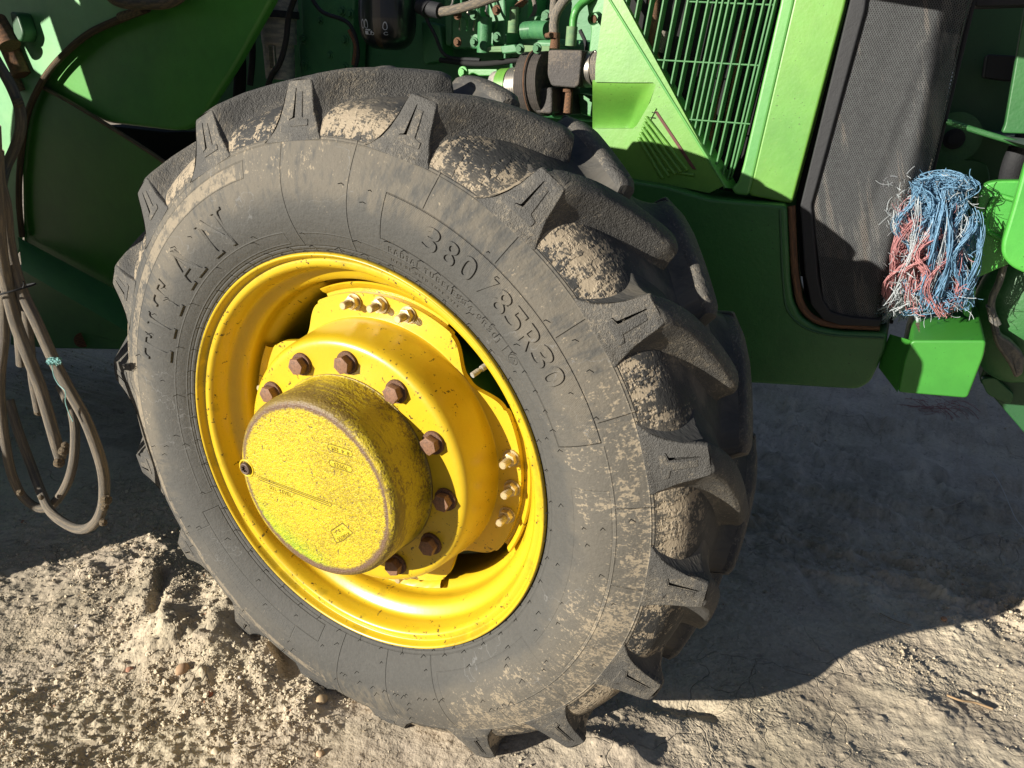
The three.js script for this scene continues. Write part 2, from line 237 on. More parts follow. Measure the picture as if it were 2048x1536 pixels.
const grime = colorTex(1024, 1024, (u, v, o) => {              // neutral grime for metal and rubber: pale dust over a dark base, to be tinted
  const a = nA(u, v), b = nC(u * 2, v * 2), e = nE(u * 2, v * 2), d = ss(0.42, 0.68, 0.6 * a + 0.4 * b), s = 0.55 + 0.3 * (e - 0.5);
  o[0] = lerp(s, 1, d); o[1] = lerp(s * 0.98, 0.90, d); o[2] = lerp(s * 0.97, 0.76, d);
});
const M = {
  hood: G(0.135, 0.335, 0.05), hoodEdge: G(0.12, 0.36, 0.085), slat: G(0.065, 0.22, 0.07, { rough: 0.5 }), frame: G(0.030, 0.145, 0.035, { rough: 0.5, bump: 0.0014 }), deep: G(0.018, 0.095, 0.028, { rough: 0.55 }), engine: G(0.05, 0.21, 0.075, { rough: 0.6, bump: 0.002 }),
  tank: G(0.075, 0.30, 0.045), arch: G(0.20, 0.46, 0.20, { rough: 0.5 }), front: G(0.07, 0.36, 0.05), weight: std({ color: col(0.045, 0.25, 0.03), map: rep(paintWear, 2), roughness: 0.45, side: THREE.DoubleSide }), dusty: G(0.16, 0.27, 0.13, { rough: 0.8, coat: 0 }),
  black: std({ color: col(0.016, 0.0165, 0.019), bumpMap: rep(paintBump, 6), bumpScale: 0.001, roughness: 0.68, side: THREE.DoubleSide }), dark: std({ color: col(0.012, 0.012, 0.012), roughness: 0.9, side: THREE.DoubleSide }),
  castIron: std({ color: col(0.13, 0.12, 0.115), map: rep(grime, 5), bumpMap: rep(paintBump, 6), bumpScale: 0.003, roughness: 0.75, metalness: 0.2, side: THREE.DoubleSide }), rustIron: std({ color: col(0.24, 0.13, 0.075), map: rep(grime, 5), bumpMap: rep(paintBump, 6), bumpScale: 0.002, roughness: 0.85, side: THREE.DoubleSide }),
  steel: std({ color: col(0.45, 0.44, 0.42), map: rep(grime, 4), roughness: 0.4, metalness: 0.75, side: THREE.DoubleSide }), greyPlastic: std({ color: col(0.40, 0.40, 0.38), map: rep(grime, 3), roughness: 0.6, side: THREE.DoubleSide }),
  hose: std({ color: col(0.25, 0.225, 0.19), map: rep(grime, 6), bumpMap: rep(paintBump, 14), bumpScale: 0.0022, roughness: 0.9, side: THREE.DoubleSide }), hoseGrey: std({ color: col(0.30, 0.28, 0.25), map: rep(grime, 8), bumpMap: rep(paintBump, 14), bumpScale: 0.002, roughness: 0.9, side: THREE.DoubleSide }),
  mud: std({ color: col(0.36, 0.29, 0.20), map: rep(grime, 5), bumpMap: rep(paintBump, 10), bumpScale: 0.006, roughness: 1, side: THREE.DoubleSide }), brass: std({ color: col(0.55, 0.46, 0.28), map: rep(grime, 6), roughness: 0.38, metalness: 0.8, side: THREE.DoubleSide }),
  zinc: std({ color: col(0.66, 0.58, 0.38), map: rep(grime, 9), roughness: 0.42, metalness: 0.55, side: THREE.DoubleSide }), bolt: std({ color: col(0.235, 0.135, 0.09), map: rep(grime, 7), bumpMap: rep(paintBump, 10), bumpScale: 0.0012, roughness: 0.7, metalness: 0.15, side: THREE.DoubleSide }),
};

// ---------- tractor ----------
const tractor = group('tractor', scene);
tag(tractor, 'green tractor with yellow front wheel, lit hood grille and black side screen', 'tractor');
const wheel = group('front_wheel', tractor); wheel.position.set(0, HY, 0);
wheel.userData.label = 'big muddy front wheel with ribbed tyre and yellow rim';

// --- tyre: side and tread profile (radius from the axle, distance out from the rim edge)
const SIDE = [[0.392, -0.030], [0.398, -0.016], [0.405, -0.010], [0.412, -0.003], [0.425, 0.005], [0.440, 0.014], [0.470, 0.026], [0.500, 0.031], [0.530, 0.029], [0.560, 0.021], [0.580, 0.013], [0.597, 0.006]];
const TREAD = [[0.597, 0.006], [0.612, -0.004], [0.626, -0.015], [0.638, -0.030], [0.6475, -0.050], [0.655, -0.080], [0.660, -0.120], [0.663, -0.180]];
const SIDEF = smoothProf(SIDE, 6), sideZ = (r) => tab(SIDEF, r);
const treadR = (z) => { if (z < -0.18) z = -0.36 - z; return tab(TREAD.map(([r, q]) => [-q, r]), -z); };
const band = (phi, a0, a1) => { let p = ((phi % 360) + 360) % 360, s = ((a0 % 360) + 360) % 360, l = a1 - a0; return ((p - s + 360) % 360) <= l; };   // is phi between a0 and a1 degrees, going round from a0
const TN = 2048, TX = 0.72;                        // planar side texture, +-0.72 m
{
  const cv = document.createElement('canvas'); cv.width = cv.height = TN; const c = cv.getContext('2d'), k = TN / (2 * TX);
  const X = (r, d) => TN / 2 + r * cos(d * D2R) * k, Y = (r, d) => TN / 2 - r * sin(d * D2R) * k;
  c.fillStyle = '#808080'; c.fillRect(0, 0, TN, TN);
  const arc = (r, a0, a1, w, s) => { c.strokeStyle = s; c.lineWidth = w; c.beginPath(); c.arc(TN / 2, TN / 2, r * k, -a1 * D2R, -a0 * D2R); c.stroke(); };
  const rad = (d, r0, r1, w, s, d1 = d) => { c.strokeStyle = s; c.lineWidth = w; c.beginPath(); c.moveTo(X(r0, d), Y(r0, d)); c.lineTo(X(r1, d1), Y(r1, d1)); c.stroke(); };
  const sector = (r0, r1, a0, a1, f, line) => { c.beginPath(); c.arc(TN / 2, TN / 2, r1 * k, -a1 * D2R, -a0 * D2R); c.arc(TN / 2, TN / 2, r0 * k, -a0 * D2R, -a1 * D2R, true); c.closePath(); if (f) { c.fillStyle = f; c.fill(); } if (line) { c.strokeStyle = line; c.lineWidth = 2.4; c.stroke(); } };
  const txt = (s, r, d, size, f, st, sp = 0) => { // clockwise lettering with its tops outward, starting at angle d
    c.font = `bold ${size}px ${f}`; c.fillStyle = st; c.textAlign = 'center'; c.textBaseline = 'alphabetic'; let a = d;
    for (const ch of s) { const w = c.measureText(ch).width + sp, da = w / (r * k) / D2R; a -= da / 2; c.save(); c.translate(X(r, a), Y(r, a)); c.rotate((90 - a) * D2R); c.fillText(ch, 0, 0); c.restore(); a -= da / 2; } };
  sector(0.4635, 0.5385, 22.5, 78, '#6c6c6c', '#f0f0f0');
  sector(0.548, 0.576, 110, 205, '#747474', '#303030');
  sector(0.425, 0.461, 210, 259, '#787878', '#c8c8c8'); sector(0.461, 0.500, 214, 251, null, '#a8a8a8');
  sector(0.447, 0.540, 298, 330, '#7a7a7a', '#a0a0a0'); sector(0.425, 0.4455, 105, 205, '#767676', '#585858');
  sector(0.47, 0.535, -27, 14, '#8a8a8a', '#a0a0a0');
  for (const r of [0.4115, 0.4185]) arc(r, 0, 360, 2.6, '#b8b8b8');
  arc(0.4425, 20, 100, 2, '#5a5a5a'); arc(0.597, 0, 360, 3.5, '#d8d8d8'); arc(0.5905, 0, 360, 2.2, '#404040'); arc(0.5395, -62, 22, 2.5, '#585858');
  for (let i = 0; i < 24; i++) { const d = 101 - 15 * i, q = ((d % 360) + 360) % 360; if (q > 104 && q < 256) { if (q > 205) continue; rad(d, 0.577, 0.597, 2, '#404040'); continue; } const inner = (q < 80 || q > 298) ? 0.541 : 0.4195; rad(d, inner, 0.597, 3, '#282828'); }
  for (let i = 0; i < 48; i++) rad(i * 7.5 + 1, 0.403, i % 2 ? 0.412 : 0.4185, 2.2, '#303030');
  txt('RADIAL TUBELESS', 0.445, 76.5, 21, 'sans-serif', '#d8d8d8', 3.2); txt('MAY BE USED TUBE TYPE', 0.4275, 76, 12, 'sans-serif', '#d0d0d0', 3); txt('[14.9R30]', 0.445, 58, 24, 'sans-serif', '#d8d8d8', 3.5);
  rad(60, 0.4425, 0.4635, 2.4, '#383838'); rad(44.5, 0.4425, 0.4635, 2.4, '#383838');
  c.strokeStyle = '#d0d0d0'; c.lineWidth = 2; c.save(); c.translate(X(0.4535, 41.6), Y(0.4535, 41.6)); c.rotate(48.4 * D2R); c.beginPath(); c.arc(0, 0, 13, 0, 7); c.moveTo(0, -9); c.lineTo(9, 7); c.lineTo(-9, 7); c.closePath(); c.moveTo(-7, 2); c.lineTo(7, 2); c.stroke(); c.restore();
  for (let i = 0; i < 4; i++) for (let j = 0; j < 60; j++) { const d = 219 + j * 0.55; c.fillStyle = '#9c9c9c'; if ((i * 7 + j * 5) % 9 > 2) c.fillRect(X(0.47 + i * 0.006, d), Y(0.47 + i * 0.006, d), 2, 2.4); }
  const g = c.getImageData(0, 0, TN, TN).data;
  const bump = grayTex(TN, TN, (u, v, x, y) => {
    const X0 = (u - 0.5) * 2 * TX, Y0 = (v - 0.5) * 2 * TX, r = hypot(X0, Y0), d = atan2(Y0, X0) / D2R; let h = g[((TN - 1 - y) * TN + x) * 4] / 255;
    if (r > 0.4635 && r < 0.5385 && band(d, 22.5, 78)) h += 0.05 * sin((X0 + Y0) * 1900);                   // knurled panel
    if (r > 0.425 && r < 0.452 && band(d, 5, 32)) h += 0.06 * sin(r * 2600) * sin(d * 8);
    return h + 0.10 * (nE(X0 * 4, Y0 * 4) - 0.5) + 0.08 * (nC(X0 * 2, Y0 * 2) - 0.5);
  }, false);
  const map = colorTex(TN, TN, (u, v, o, x, y) => {
    const X0 = (u - 0.5) * 2 * TX, Y0 = (v - 0.5) * 2 * TX, r = hypot(X0, Y0), ph = atan2(Y0, X0), d = ph / D2R;
    const a = nA(X0 * 1.4, Y0 * 1.4), b = nC(X0 * 1.6, Y0 * 1.6), e = nE(X0 * 3, Y0 * 3), f = nB(X0 * 3, Y0 * 3), sw = nC(ph * 1.9, r * 1.1);
    let s = 0.93 + 0.2 * (a - 0.5) + 0.2 * (e - 0.5); o[0] = 0.074 * s; o[1] = 0.072 * s; o[2] = 0.066 * s;
    const rr = r + 0.05 * (a - 0.5) + 0.03 * (f - 0.5), right = ss(40, 20, d) * ss(-85, -55, d);
    let film = ss(0.485, 0.53, rr) * 0.62 * ss(0.30, 0.62, 0.6 * a + 0.4 * sw + 0.1 * (b - 0.5)); film = max(film, right * ss(0.455, 0.49, rr) * 0.38); film *= 1 - 0.75 * ss(-95, -105, d) * ss(-165, -150, d) * ss(0.60, 0.57, r);
    o[0] = lerp(o[0], 0.175, film * 0.8); o[1] = lerp(o[1], 0.148, film * 0.8); o[2] = lerp(o[2], 0.108, film * 0.8);
    const e2 = nE(X0 * 5.1 + 0.37, Y0 * 5.1), st = nE(ph * 4.3, r * 2.2), hz = nC(X0 * 0.9 + 0.2, Y0 * 0.9);
    const fl = 0.26 * e + 0.26 * e2 + 0.26 * st + 0.22 * b, th = 0.76 - 0.08 * ss(0.5, 0.56, rr) - 0.165 * right * ss(0.46, 0.5, rr) - 0.05 * ss(0.575, 0.6, r) - ss(80, 95, d) * ss(160, 130, d) * 0.05 * ss(0.52, 0.57, rr) - 0.16 * (hz - 0.45) - 0.10 * (a - 0.5);
    const dust = ss(th, th + 0.10, fl) * ss(0.44, 0.47, rr) * 0.8;
    const bandDust = r > 0.549 && r < 0.575 && band(d, 112, 262) ? 0.5 * ss(0.3, 0.6, 0.5 * e + 0.5 * b) : 0, q = clamp(max(dust * 0.9, bandDust));
    o[0] = lerp(o[0], 0.32, q); o[1] = lerp(o[1], 0.26, q); o[2] = lerp(o[2], 0.18, q);
    const sc = abs(nB(X0 * 0.9 + 0.3, Y0 * 0.9) - 0.5); if (sc < 0.004 && a > 0.55) for (let i = 0; i < 3; i++) o[i] = lerp(o[i], 0.2, 0.35);
  }, false);
  M.side = std({ map, bumpMap: bump, bumpScale: 0.0055, roughness: 0.82, side: THREE.DoubleSide });
}
function planarUV(g) { const p = g.attributes.position, u = g.attributes.uv; for (let i = 0; i < p.count; i++) u.setXY(i, p.getX(i) / (2 * TX) + 0.5, p.getY(i) / (2 * TX) + 0.5); return g; }
part('sidewall', planarUV(lathe(SIDEF, 300)), M.side, wheel);
part('inner_sidewall', planarUV(lathe(smoothProf(SIDE, 3).map(([r, z]) => [r, -0.36 - z]), 160)), std({ color: col(0.06, 0.057, 0.05), roughness: 0.9, side: THREE.DoubleSide }), wheel);
// tread band: u runs round the wheel (3 repeats), v across
{
  const W = 2048, H = 1024, LT = 0.44;
  const map = colorTex(W, H, (u, v, o) => {
    const s = v * LT, e0 = min(s, LT - s), U = u * 3, V = v * 1.1, a = nA(U * 0.6666667 * 1, V), b = nC(u * 2, V * 0.6), e = nE(u * 3, V * 1.6), st = nC(u * 5, V * 0.35 + 0.2), f = nB(u * 3, V * 1.1);
    let t = 0.9 + 0.3 * (e - 0.5) + 0.3 * (f - 0.5); o[0] = 0.056 * t; o[1] = 0.055 * t; o[2] = 0.052 * t;
    const film = ss(0.42, 0.7, 0.55 * a + 0.45 * f) * (0.2 + 0.3 * ss(0.25, 0.1, e0)); o[0] = lerp(o[0], 0.20, film); o[1] = lerp(o[1], 0.17, film); o[2] = lerp(o[2], 0.125, film);
    const near = ss(0.135, 0.03, e0 + 0.09 * (a - 0.5)), g2 = nE(u * 4, V * 3.1), s2 = nE(u * 7, V * 1.3 + 0.4), q = ss(0.67 - 0.18 * near, 0.75 - 0.18 * near, 0.16 * st + 0.14 * b + 0.24 * f + 0.22 * e + 0.12 * g2 + 0.16 * s2 + 0.05 * (a - 0.5)) * (0.15 + 0.8 * near);
    const bare = near * (1 - q) * 0.45; for (let i = 0; i < 3; i++) o[i] *= 1 - bare * 0.75;
    o[0] = lerp(o[0], 0.36, q * 0.9); o[1] = lerp(o[1], 0.29, q * 0.9); o[2] = lerp(o[2], 0.20, q * 0.9);
  });
  const bump = grayTex(W, H, (u, v) => { const s = v * LT, e0 = min(s, LT - s), near = ss(0.14, 0.03, e0), st = nC(u * 5, v * 1.1 * 0.35 + 0.2), b = nC(u * 2, v * 0.66), e = nE(u * 3, v * 1.76), f = nB(u * 3, v * 1.21); return 0.4 + 0.2 * (e - 0.5) + 0.35 * near * ss(0.5, 0.6, 0.40 * st + 0.25 * b + 0.35 * (0.5 * f + 0.5 * e)) + 0.1 * (nB(u * 3, v) - 0.5); });
  M.tread = std({ map, bumpMap: bump, bumpScale: 0.003, roughness: 0.72, side: THREE.DoubleSide });
  const half = smoothProf(TREAD, 6), prof = [...half, ...half.slice(0, -1).reverse().map(([r, z]) => [r, -0.36 - z])];
  part('tread_band', lathe(prof, 360, 3, 1 / LT), M.tread, wheel);
}
// tread lugs: swept bars running from the shoulder to just past the middle, with a marked flank
{
  const map = colorTex(1024, 1024, (u, v, o) => { const a = nA(u, v), b = nC(u * 2, v * 2), e = nE(u * 2, v * 2), q = ss(0.60, 0.72, 0.5 * b + 0.25 * e + 0.35 * a - 0.05), film = 0.2 + 0.4 * ss(0.38, 0.62, a); let t = 0.9 + 0.4 * (e - 0.5); o[0] = lerp(0.058 * t, 0.18, film * 0.5); o[1] = lerp(0.057 * t, 0.158, film * 0.5); o[2] = lerp(0.055 * t, 0.122, film * 0.5); o[0] = lerp(o[0], 0.28, q * 0.4); o[1] = lerp(o[1], 0.235, q * 0.4); o[2] = lerp(o[2], 0.17, q * 0.4); });
  const bump = grayTex(512, 512, (u, v) => 0.5 + 0.5 * (nE(u * 2, v * 2) - 0.5) + 0.35 * (nC(u, v) - 0.5) + 0.3 * (nB(u, v) - 0.5));
  const m2 = map.clone(), b2 = bump.clone(); m2.repeat.set(4, 4); b2.repeat.set(6, 6); m2.needsUpdate = b2.needsUpdate = true;
  M.lug = std({ map: m2, bumpMap: b2, bumpScale: 0.0022, roughness: 0.72, side: THREE.DoubleSide });
  const RTOP = [[0.018, 0.681], [0.04, 0.689], [0.08, 0.697], [0.12, 0.700], [0.18, 0.703]], flankZ = (r) => tab([[0.55, 0.022], [0.597, 0.0068], [0.64, -0.0045], [0.681, -0.0175], [0.72, -0.03]], r);
  const HT = 0.060, HB = 0.050;                    // half widths: not of the path but of the flank foot
  const NS = 34;
  function lugGeo() {
    const rows = [], sect = (wb, wt, wl = wb) => [[-wb - 0.014, -0.16], [-wb, 0.01], [-lerp(wb, wt, 0.28), 0.12], [-lerp(wb, wt, 0.55), 0.38], [-lerp(wb, wt, 0.8), 0.70], [-wt - 0.002, 0.82], [-wt + 0.001, 0.925], [-wt + 0.0065, 0.985], [-wt * 0.4, 1.01], [0, 1.015], [wt * 0.4, 1.01], [wt - 0.0065, 0.985], [wt - 0.001, 0.925], [wt + 0.0025, 0.82], [lerp(wl, wt, 0.86), 0.62], [lerp(wl, wt, 0.68), 0.40], [lerp(wl, wt, 0.45), 0.20], [lerp(wl, wt, 0.22), 0.07], [wl, 0.01], [wl + 0.014, -0.16]];
    { const row = []; for (const [w, h] of sect(HB, 0.0225, 0.078)) { const r = 0.592 + max(0, h) * 0.089, a = w / 0.64 + 0.004; row.push(new THREE.Vector3(r * cos(a), r * sin(a), flankZ(r) + (h < 0 ? -0.012 : 0.0012))); } rows.push(row); }
    for (let i = 0; i <= NS; i++) {
      const t = i / NS, path = (q) => [-(15.2 * D2R) * (0.62 * q + 0.38 * q * q) * 0.68, -0.024 - 0.156 * q], [u, z] = path(t), [u1, z1] = path(t + 0.01), l = hypot(u1 - u, z1 - z), nx = -(z1 - z) / l, nz = (u1 - u) / l;   // across
      const end = ss(0.88, 1.0, t), wb = lerp(0.046, 0.034, ss(0, 0.3, t)) * (1 - 0.25 * end), wt = lerp(0.0225, 0.0205, t) * (1 - 0.3 * end * end);
      const row = [];
      for (const [w, h] of sect(wb, wt, lerp(0.080, 0.048, ss(0, 0.8, t)) * (1 - 0.3 * end))) {
        let zz = z + nz * w, uu = (u + nx * w); if (i === 0) zz = min(zz, -0.006);
        const rb = treadR(zz) - (h < 0 ? 0.006 : 0), rt = tab(RTOP, -z), hh = max(0, h) * (1 - (i === NS ? 0.14 : i === NS - 1 ? 0.05 : 0)), r = h < 0 ? rb : lerp(rb, rt, hh) , a = uu / 0.68;
        row.push(new THREE.Vector3(r * cos(a), r * sin(a), min(zz, flankZ(r))));
      }
      rows.push(row);
    }
    { const last = rows[rows.length - 1], row = last.map((p, j) => { const t0 = rows[rows.length - 2][j], d = p.clone().sub(t0).setLength(0.016), q = p.clone().add(d), rb = treadR(q.z) - 0.008, a = atan2(q.y, q.x); return new THREE.Vector3(rb * cos(a), rb * sin(a), q.z); }); rows.push(row); }
    const cut = 14, g = quadMesh(rows.map((q) => q.slice(0, cut + 1))), sl = quadMesh(rows.map((q) => q.slice(cut)));
    { const S = [[0, 0]]; for (let i = 1; i < TREAD.length; i++) S.push([S[i - 1][0] + hypot(TREAD[i][0] - TREAD[i - 1][0], TREAD[i][1] - TREAD[i - 1][1]), 0]); const sOf = TREAD.map(([, z], i) => [-z, S[i][0]]); const p = sl.attributes.position, u = sl.attributes.uv; for (let i = 0; i < p.count; i++) u.setXY(i, atan2(p.getY(i), p.getX(i)) / (2 * PI) * 3, tab(sOf, -p.getZ(i)) / 0.44); }
    
    // flank face with the T-shaped recess cut through it
    const F = (w, r) => new THREE.Vector2(w, r), s = roundShape([F(-0.050, 0.592), F(-0.043, 0.603), F(-0.0315, 0.632), F(-0.0235, 0.672), F(-0.021, 0.6805), F(0.022, 0.681), F(0.0255, 0.670), F(0.031, 0.648), F(0.040, 0.627), F(0.052, 0.610), F(0.066, 0.600), F(0.078, 0.592)], 0.004);
    const T = [F(0.0052, 0.671), F(0.0088, 0.670), F(0.0138, 0.6262), F(0.0215, 0.6240), F(0.0218, 0.6150), F(0.0202, 0.6148), F(0.0192, 0.6212), F(0.0070, 0.6240)];
    const hole = roundShape(T.map((p) => p.clone()), 0.0015); s.holes.push(hole);
    const fl = new THREE.ExtrudeGeometry(s, { depth: 0.0063, bevelEnabled: true, bevelThickness: 0.0032, bevelSize: 0.0020, bevelOffset: -0.0010, bevelSegments: 3, curveSegments: 3 }), p = fl.attributes.position, fu = fl.attributes.uv;
    for (let i = 0; i < p.count; i++) { const a = p.getX(i) / 0.64, r = p.getY(i), d = p.getZ(i); p.setXYZ(i, r * cos(a), r * sin(a), flankZ(r) + d - 0.0083); fu.setXY(i, p.getX(i), p.getY(i)); }
    fl.computeVertexNormals();
    const tm = new THREE.ExtrudeGeometry(roundShape([F(-0.021, 0.612), F(0.0195, 0.612), F(0.0186, 0.6202), F(0.0060, 0.6235), F(0.0042, 0.664), F(-0.0065, 0.664), F(-0.0085, 0.6245), F(-0.021, 0.6215)], 0.002), { depth: 0.0012, bevelEnabled: true, bevelThickness: 0.0006, bevelSize: 0.0006, bevelOffset: -0.0006, bevelSegments: 1, curveSegments: 3 }), tp = tm.attributes.position;
    for (let i = 0; i < tp.count; i++) { const a = tp.getX(i) / 0.64, r = tp.getY(i), d = tp.getZ(i); tp.setXYZ(i, r * cos(a), r * sin(a), flankZ(r) + d + 0.0008); }
    tm.computeVertexNormals();
    return mergeGeometries([toCreasedNormals(mergeGeometries([plain(g), plain(fl), plain(tm)]), 38 * D2R), plain(sl)], true);
  }
  const near = lugGeo(), farG = near.clone(); { const p = farG.attributes.position; for (let i = 0; i < p.count; i++) p.setZ(i, -0.36 - p.getZ(i)); const n = farG.attributes.normal; for (let i = 0; i < n.count; i++) n.setZ(i, -n.getZ(i)); for (const k of ['position', 'normal', 'uv']) { const A = farG.attributes[k], s = A.itemSize, v = A.array; for (let i = 0; i < A.count; i += 3) for (let q = 0; q < s; q++) { const t = v[(i + 1) * s + q]; v[(i + 1) * s + q] = v[(i + 2) * s + q]; v[(i + 2) * s + q] = t; } } }
  const variant = (g, n) => { const c = g.clone(), u = c.attributes.uv = g.attributes.uv.clone(); for (let i = 0; i < u.count; i++) u.setXY(i, u.getX(i) + n * 0.317, u.getY(i) + n * 0.171); return c; };
  const nv = [0, 1, 2, 3, 4, 5].map((n) => variant(near, n)), fv = [0, 1, 2].map((n) => variant(farG, n));
  for (let i = 0; i < 18; i++) { const o = part('tread_lug', nv[(i * 5) % 6], [M.lug, M.tread], wheel); o.rotation.z = (57.3 + 20 * i) * D2R; }
  for (let i = 0; i < 18; i++) { const o = part('tread_lug', fv[i % 3], [M.lug, M.tread], wheel); o.rotation.z = (67.3 + 20 * i) * D2R; }
}
// raised lettering moulded on the sidewall
{
  const loader = new FontLoader(), sans = await loader.loadAsync('fonts/droid/droid_sans_bold.typeface.json'), serif = await loader.loadAsync('fonts/droid/droid_serif_bold.typeface.json');
  function letter(font, ch, r0, h, dMid, width, depth) {
    const shapes = font.generateShapes(ch, 1), g = new THREE.ExtrudeGeometry(shapes, { depth: 1, bevelEnabled: true, bevelThickness: 0.3, bevelSize: 0.012, bevelOffset: -0.012, bevelSegments: 1, curveSegments: 5 });
    g.computeBoundingBox(); const b = g.boundingBox, p = g.attributes.position;
    for (let i = 0; i < p.count; i++) { const x = ((p.getX(i) - b.min.x) / (b.max.x - b.min.x) - 0.5) * width, y = (p.getY(i) - b.min.y) / (b.max.y - b.min.y) * h, r = r0 + y, a = dMid * D2R - x / (r0 + h * 0.4); p.setXYZ(i, r * cos(a), r * sin(a), sideZ(r) - 0.001 + (p.getZ(i) + 0.3) / 1.6 * (depth + 0.001)); }
    planarUV(g); return toCreasedNormals(g, 30 * D2R);
  }
  const W = (s, f, r0, h, list, d) => list.forEach(([dm, w], i) => part('raised_letter', letter(f, s[i], r0, h, dm, w, d), M.side, wheel));
  W('TITAN', serif, 0.453, 0.068, [[163.3, 0.054], [156.0, 0.026], [148.3, 0.056], [136.4, 0.074], [122.6, 0.078]], 0.0032);
  W('380/85R30', sans, 0.487, 0.038, [[67.3, 0.027], [63.2, 0.027], [59.2, 0.028], [54.9, 0.030], [51.0, 0.028], [47.2, 0.028], [43.3, 0.029], [39.4, 0.028], [35.6, 0.028]], 0.0026);
  // rubber vent hairs left from the mould
  const r = rng(99), hs = []; const hair = (rad, d, len = 0.010) => { const a = d * D2R, z = sideZ(rad), p = new THREE.Vector3(rad * cos(a), rad * sin(a), z - 0.001), t = (r() - 0.5) * 0.5, q = p.clone().add(new THREE.Vector3((r() - 0.5) * 0.3, (r() - 0.5) * 0.3, 1).setLength(len * (0.7 + 0.6 * r()))); hs.push(rod(p, q, 0.00075, 5)); };
  for (let i = 0; i < 48; i++) { hair(0.4185, i * 7.5 + 1 + r() * 0.4); hair(0.4095, i * 7.5 + 4.7 + r() * 0.4, 0.007); if (i % 2) hair(0.4425, i * 7.5 + 2); }
  for (let i = 0; i < 70; i++) hair(0.45 + 0.12 * r(), r() * 360, 0.009);
  for (let i = 0; i < 14; i++) hair(0.463, 22 + i * 4.2); for (let i = 0; i < 10; i++) hair(0.5, -95 + i * 3.3 + 3 * r());
  const m = part('vent_hairs', join(hs), std({ color: col(0.03, 0.03, 0.028), roughness: 0.8 }), wheel); m.userData.kind = 'stuff';
}
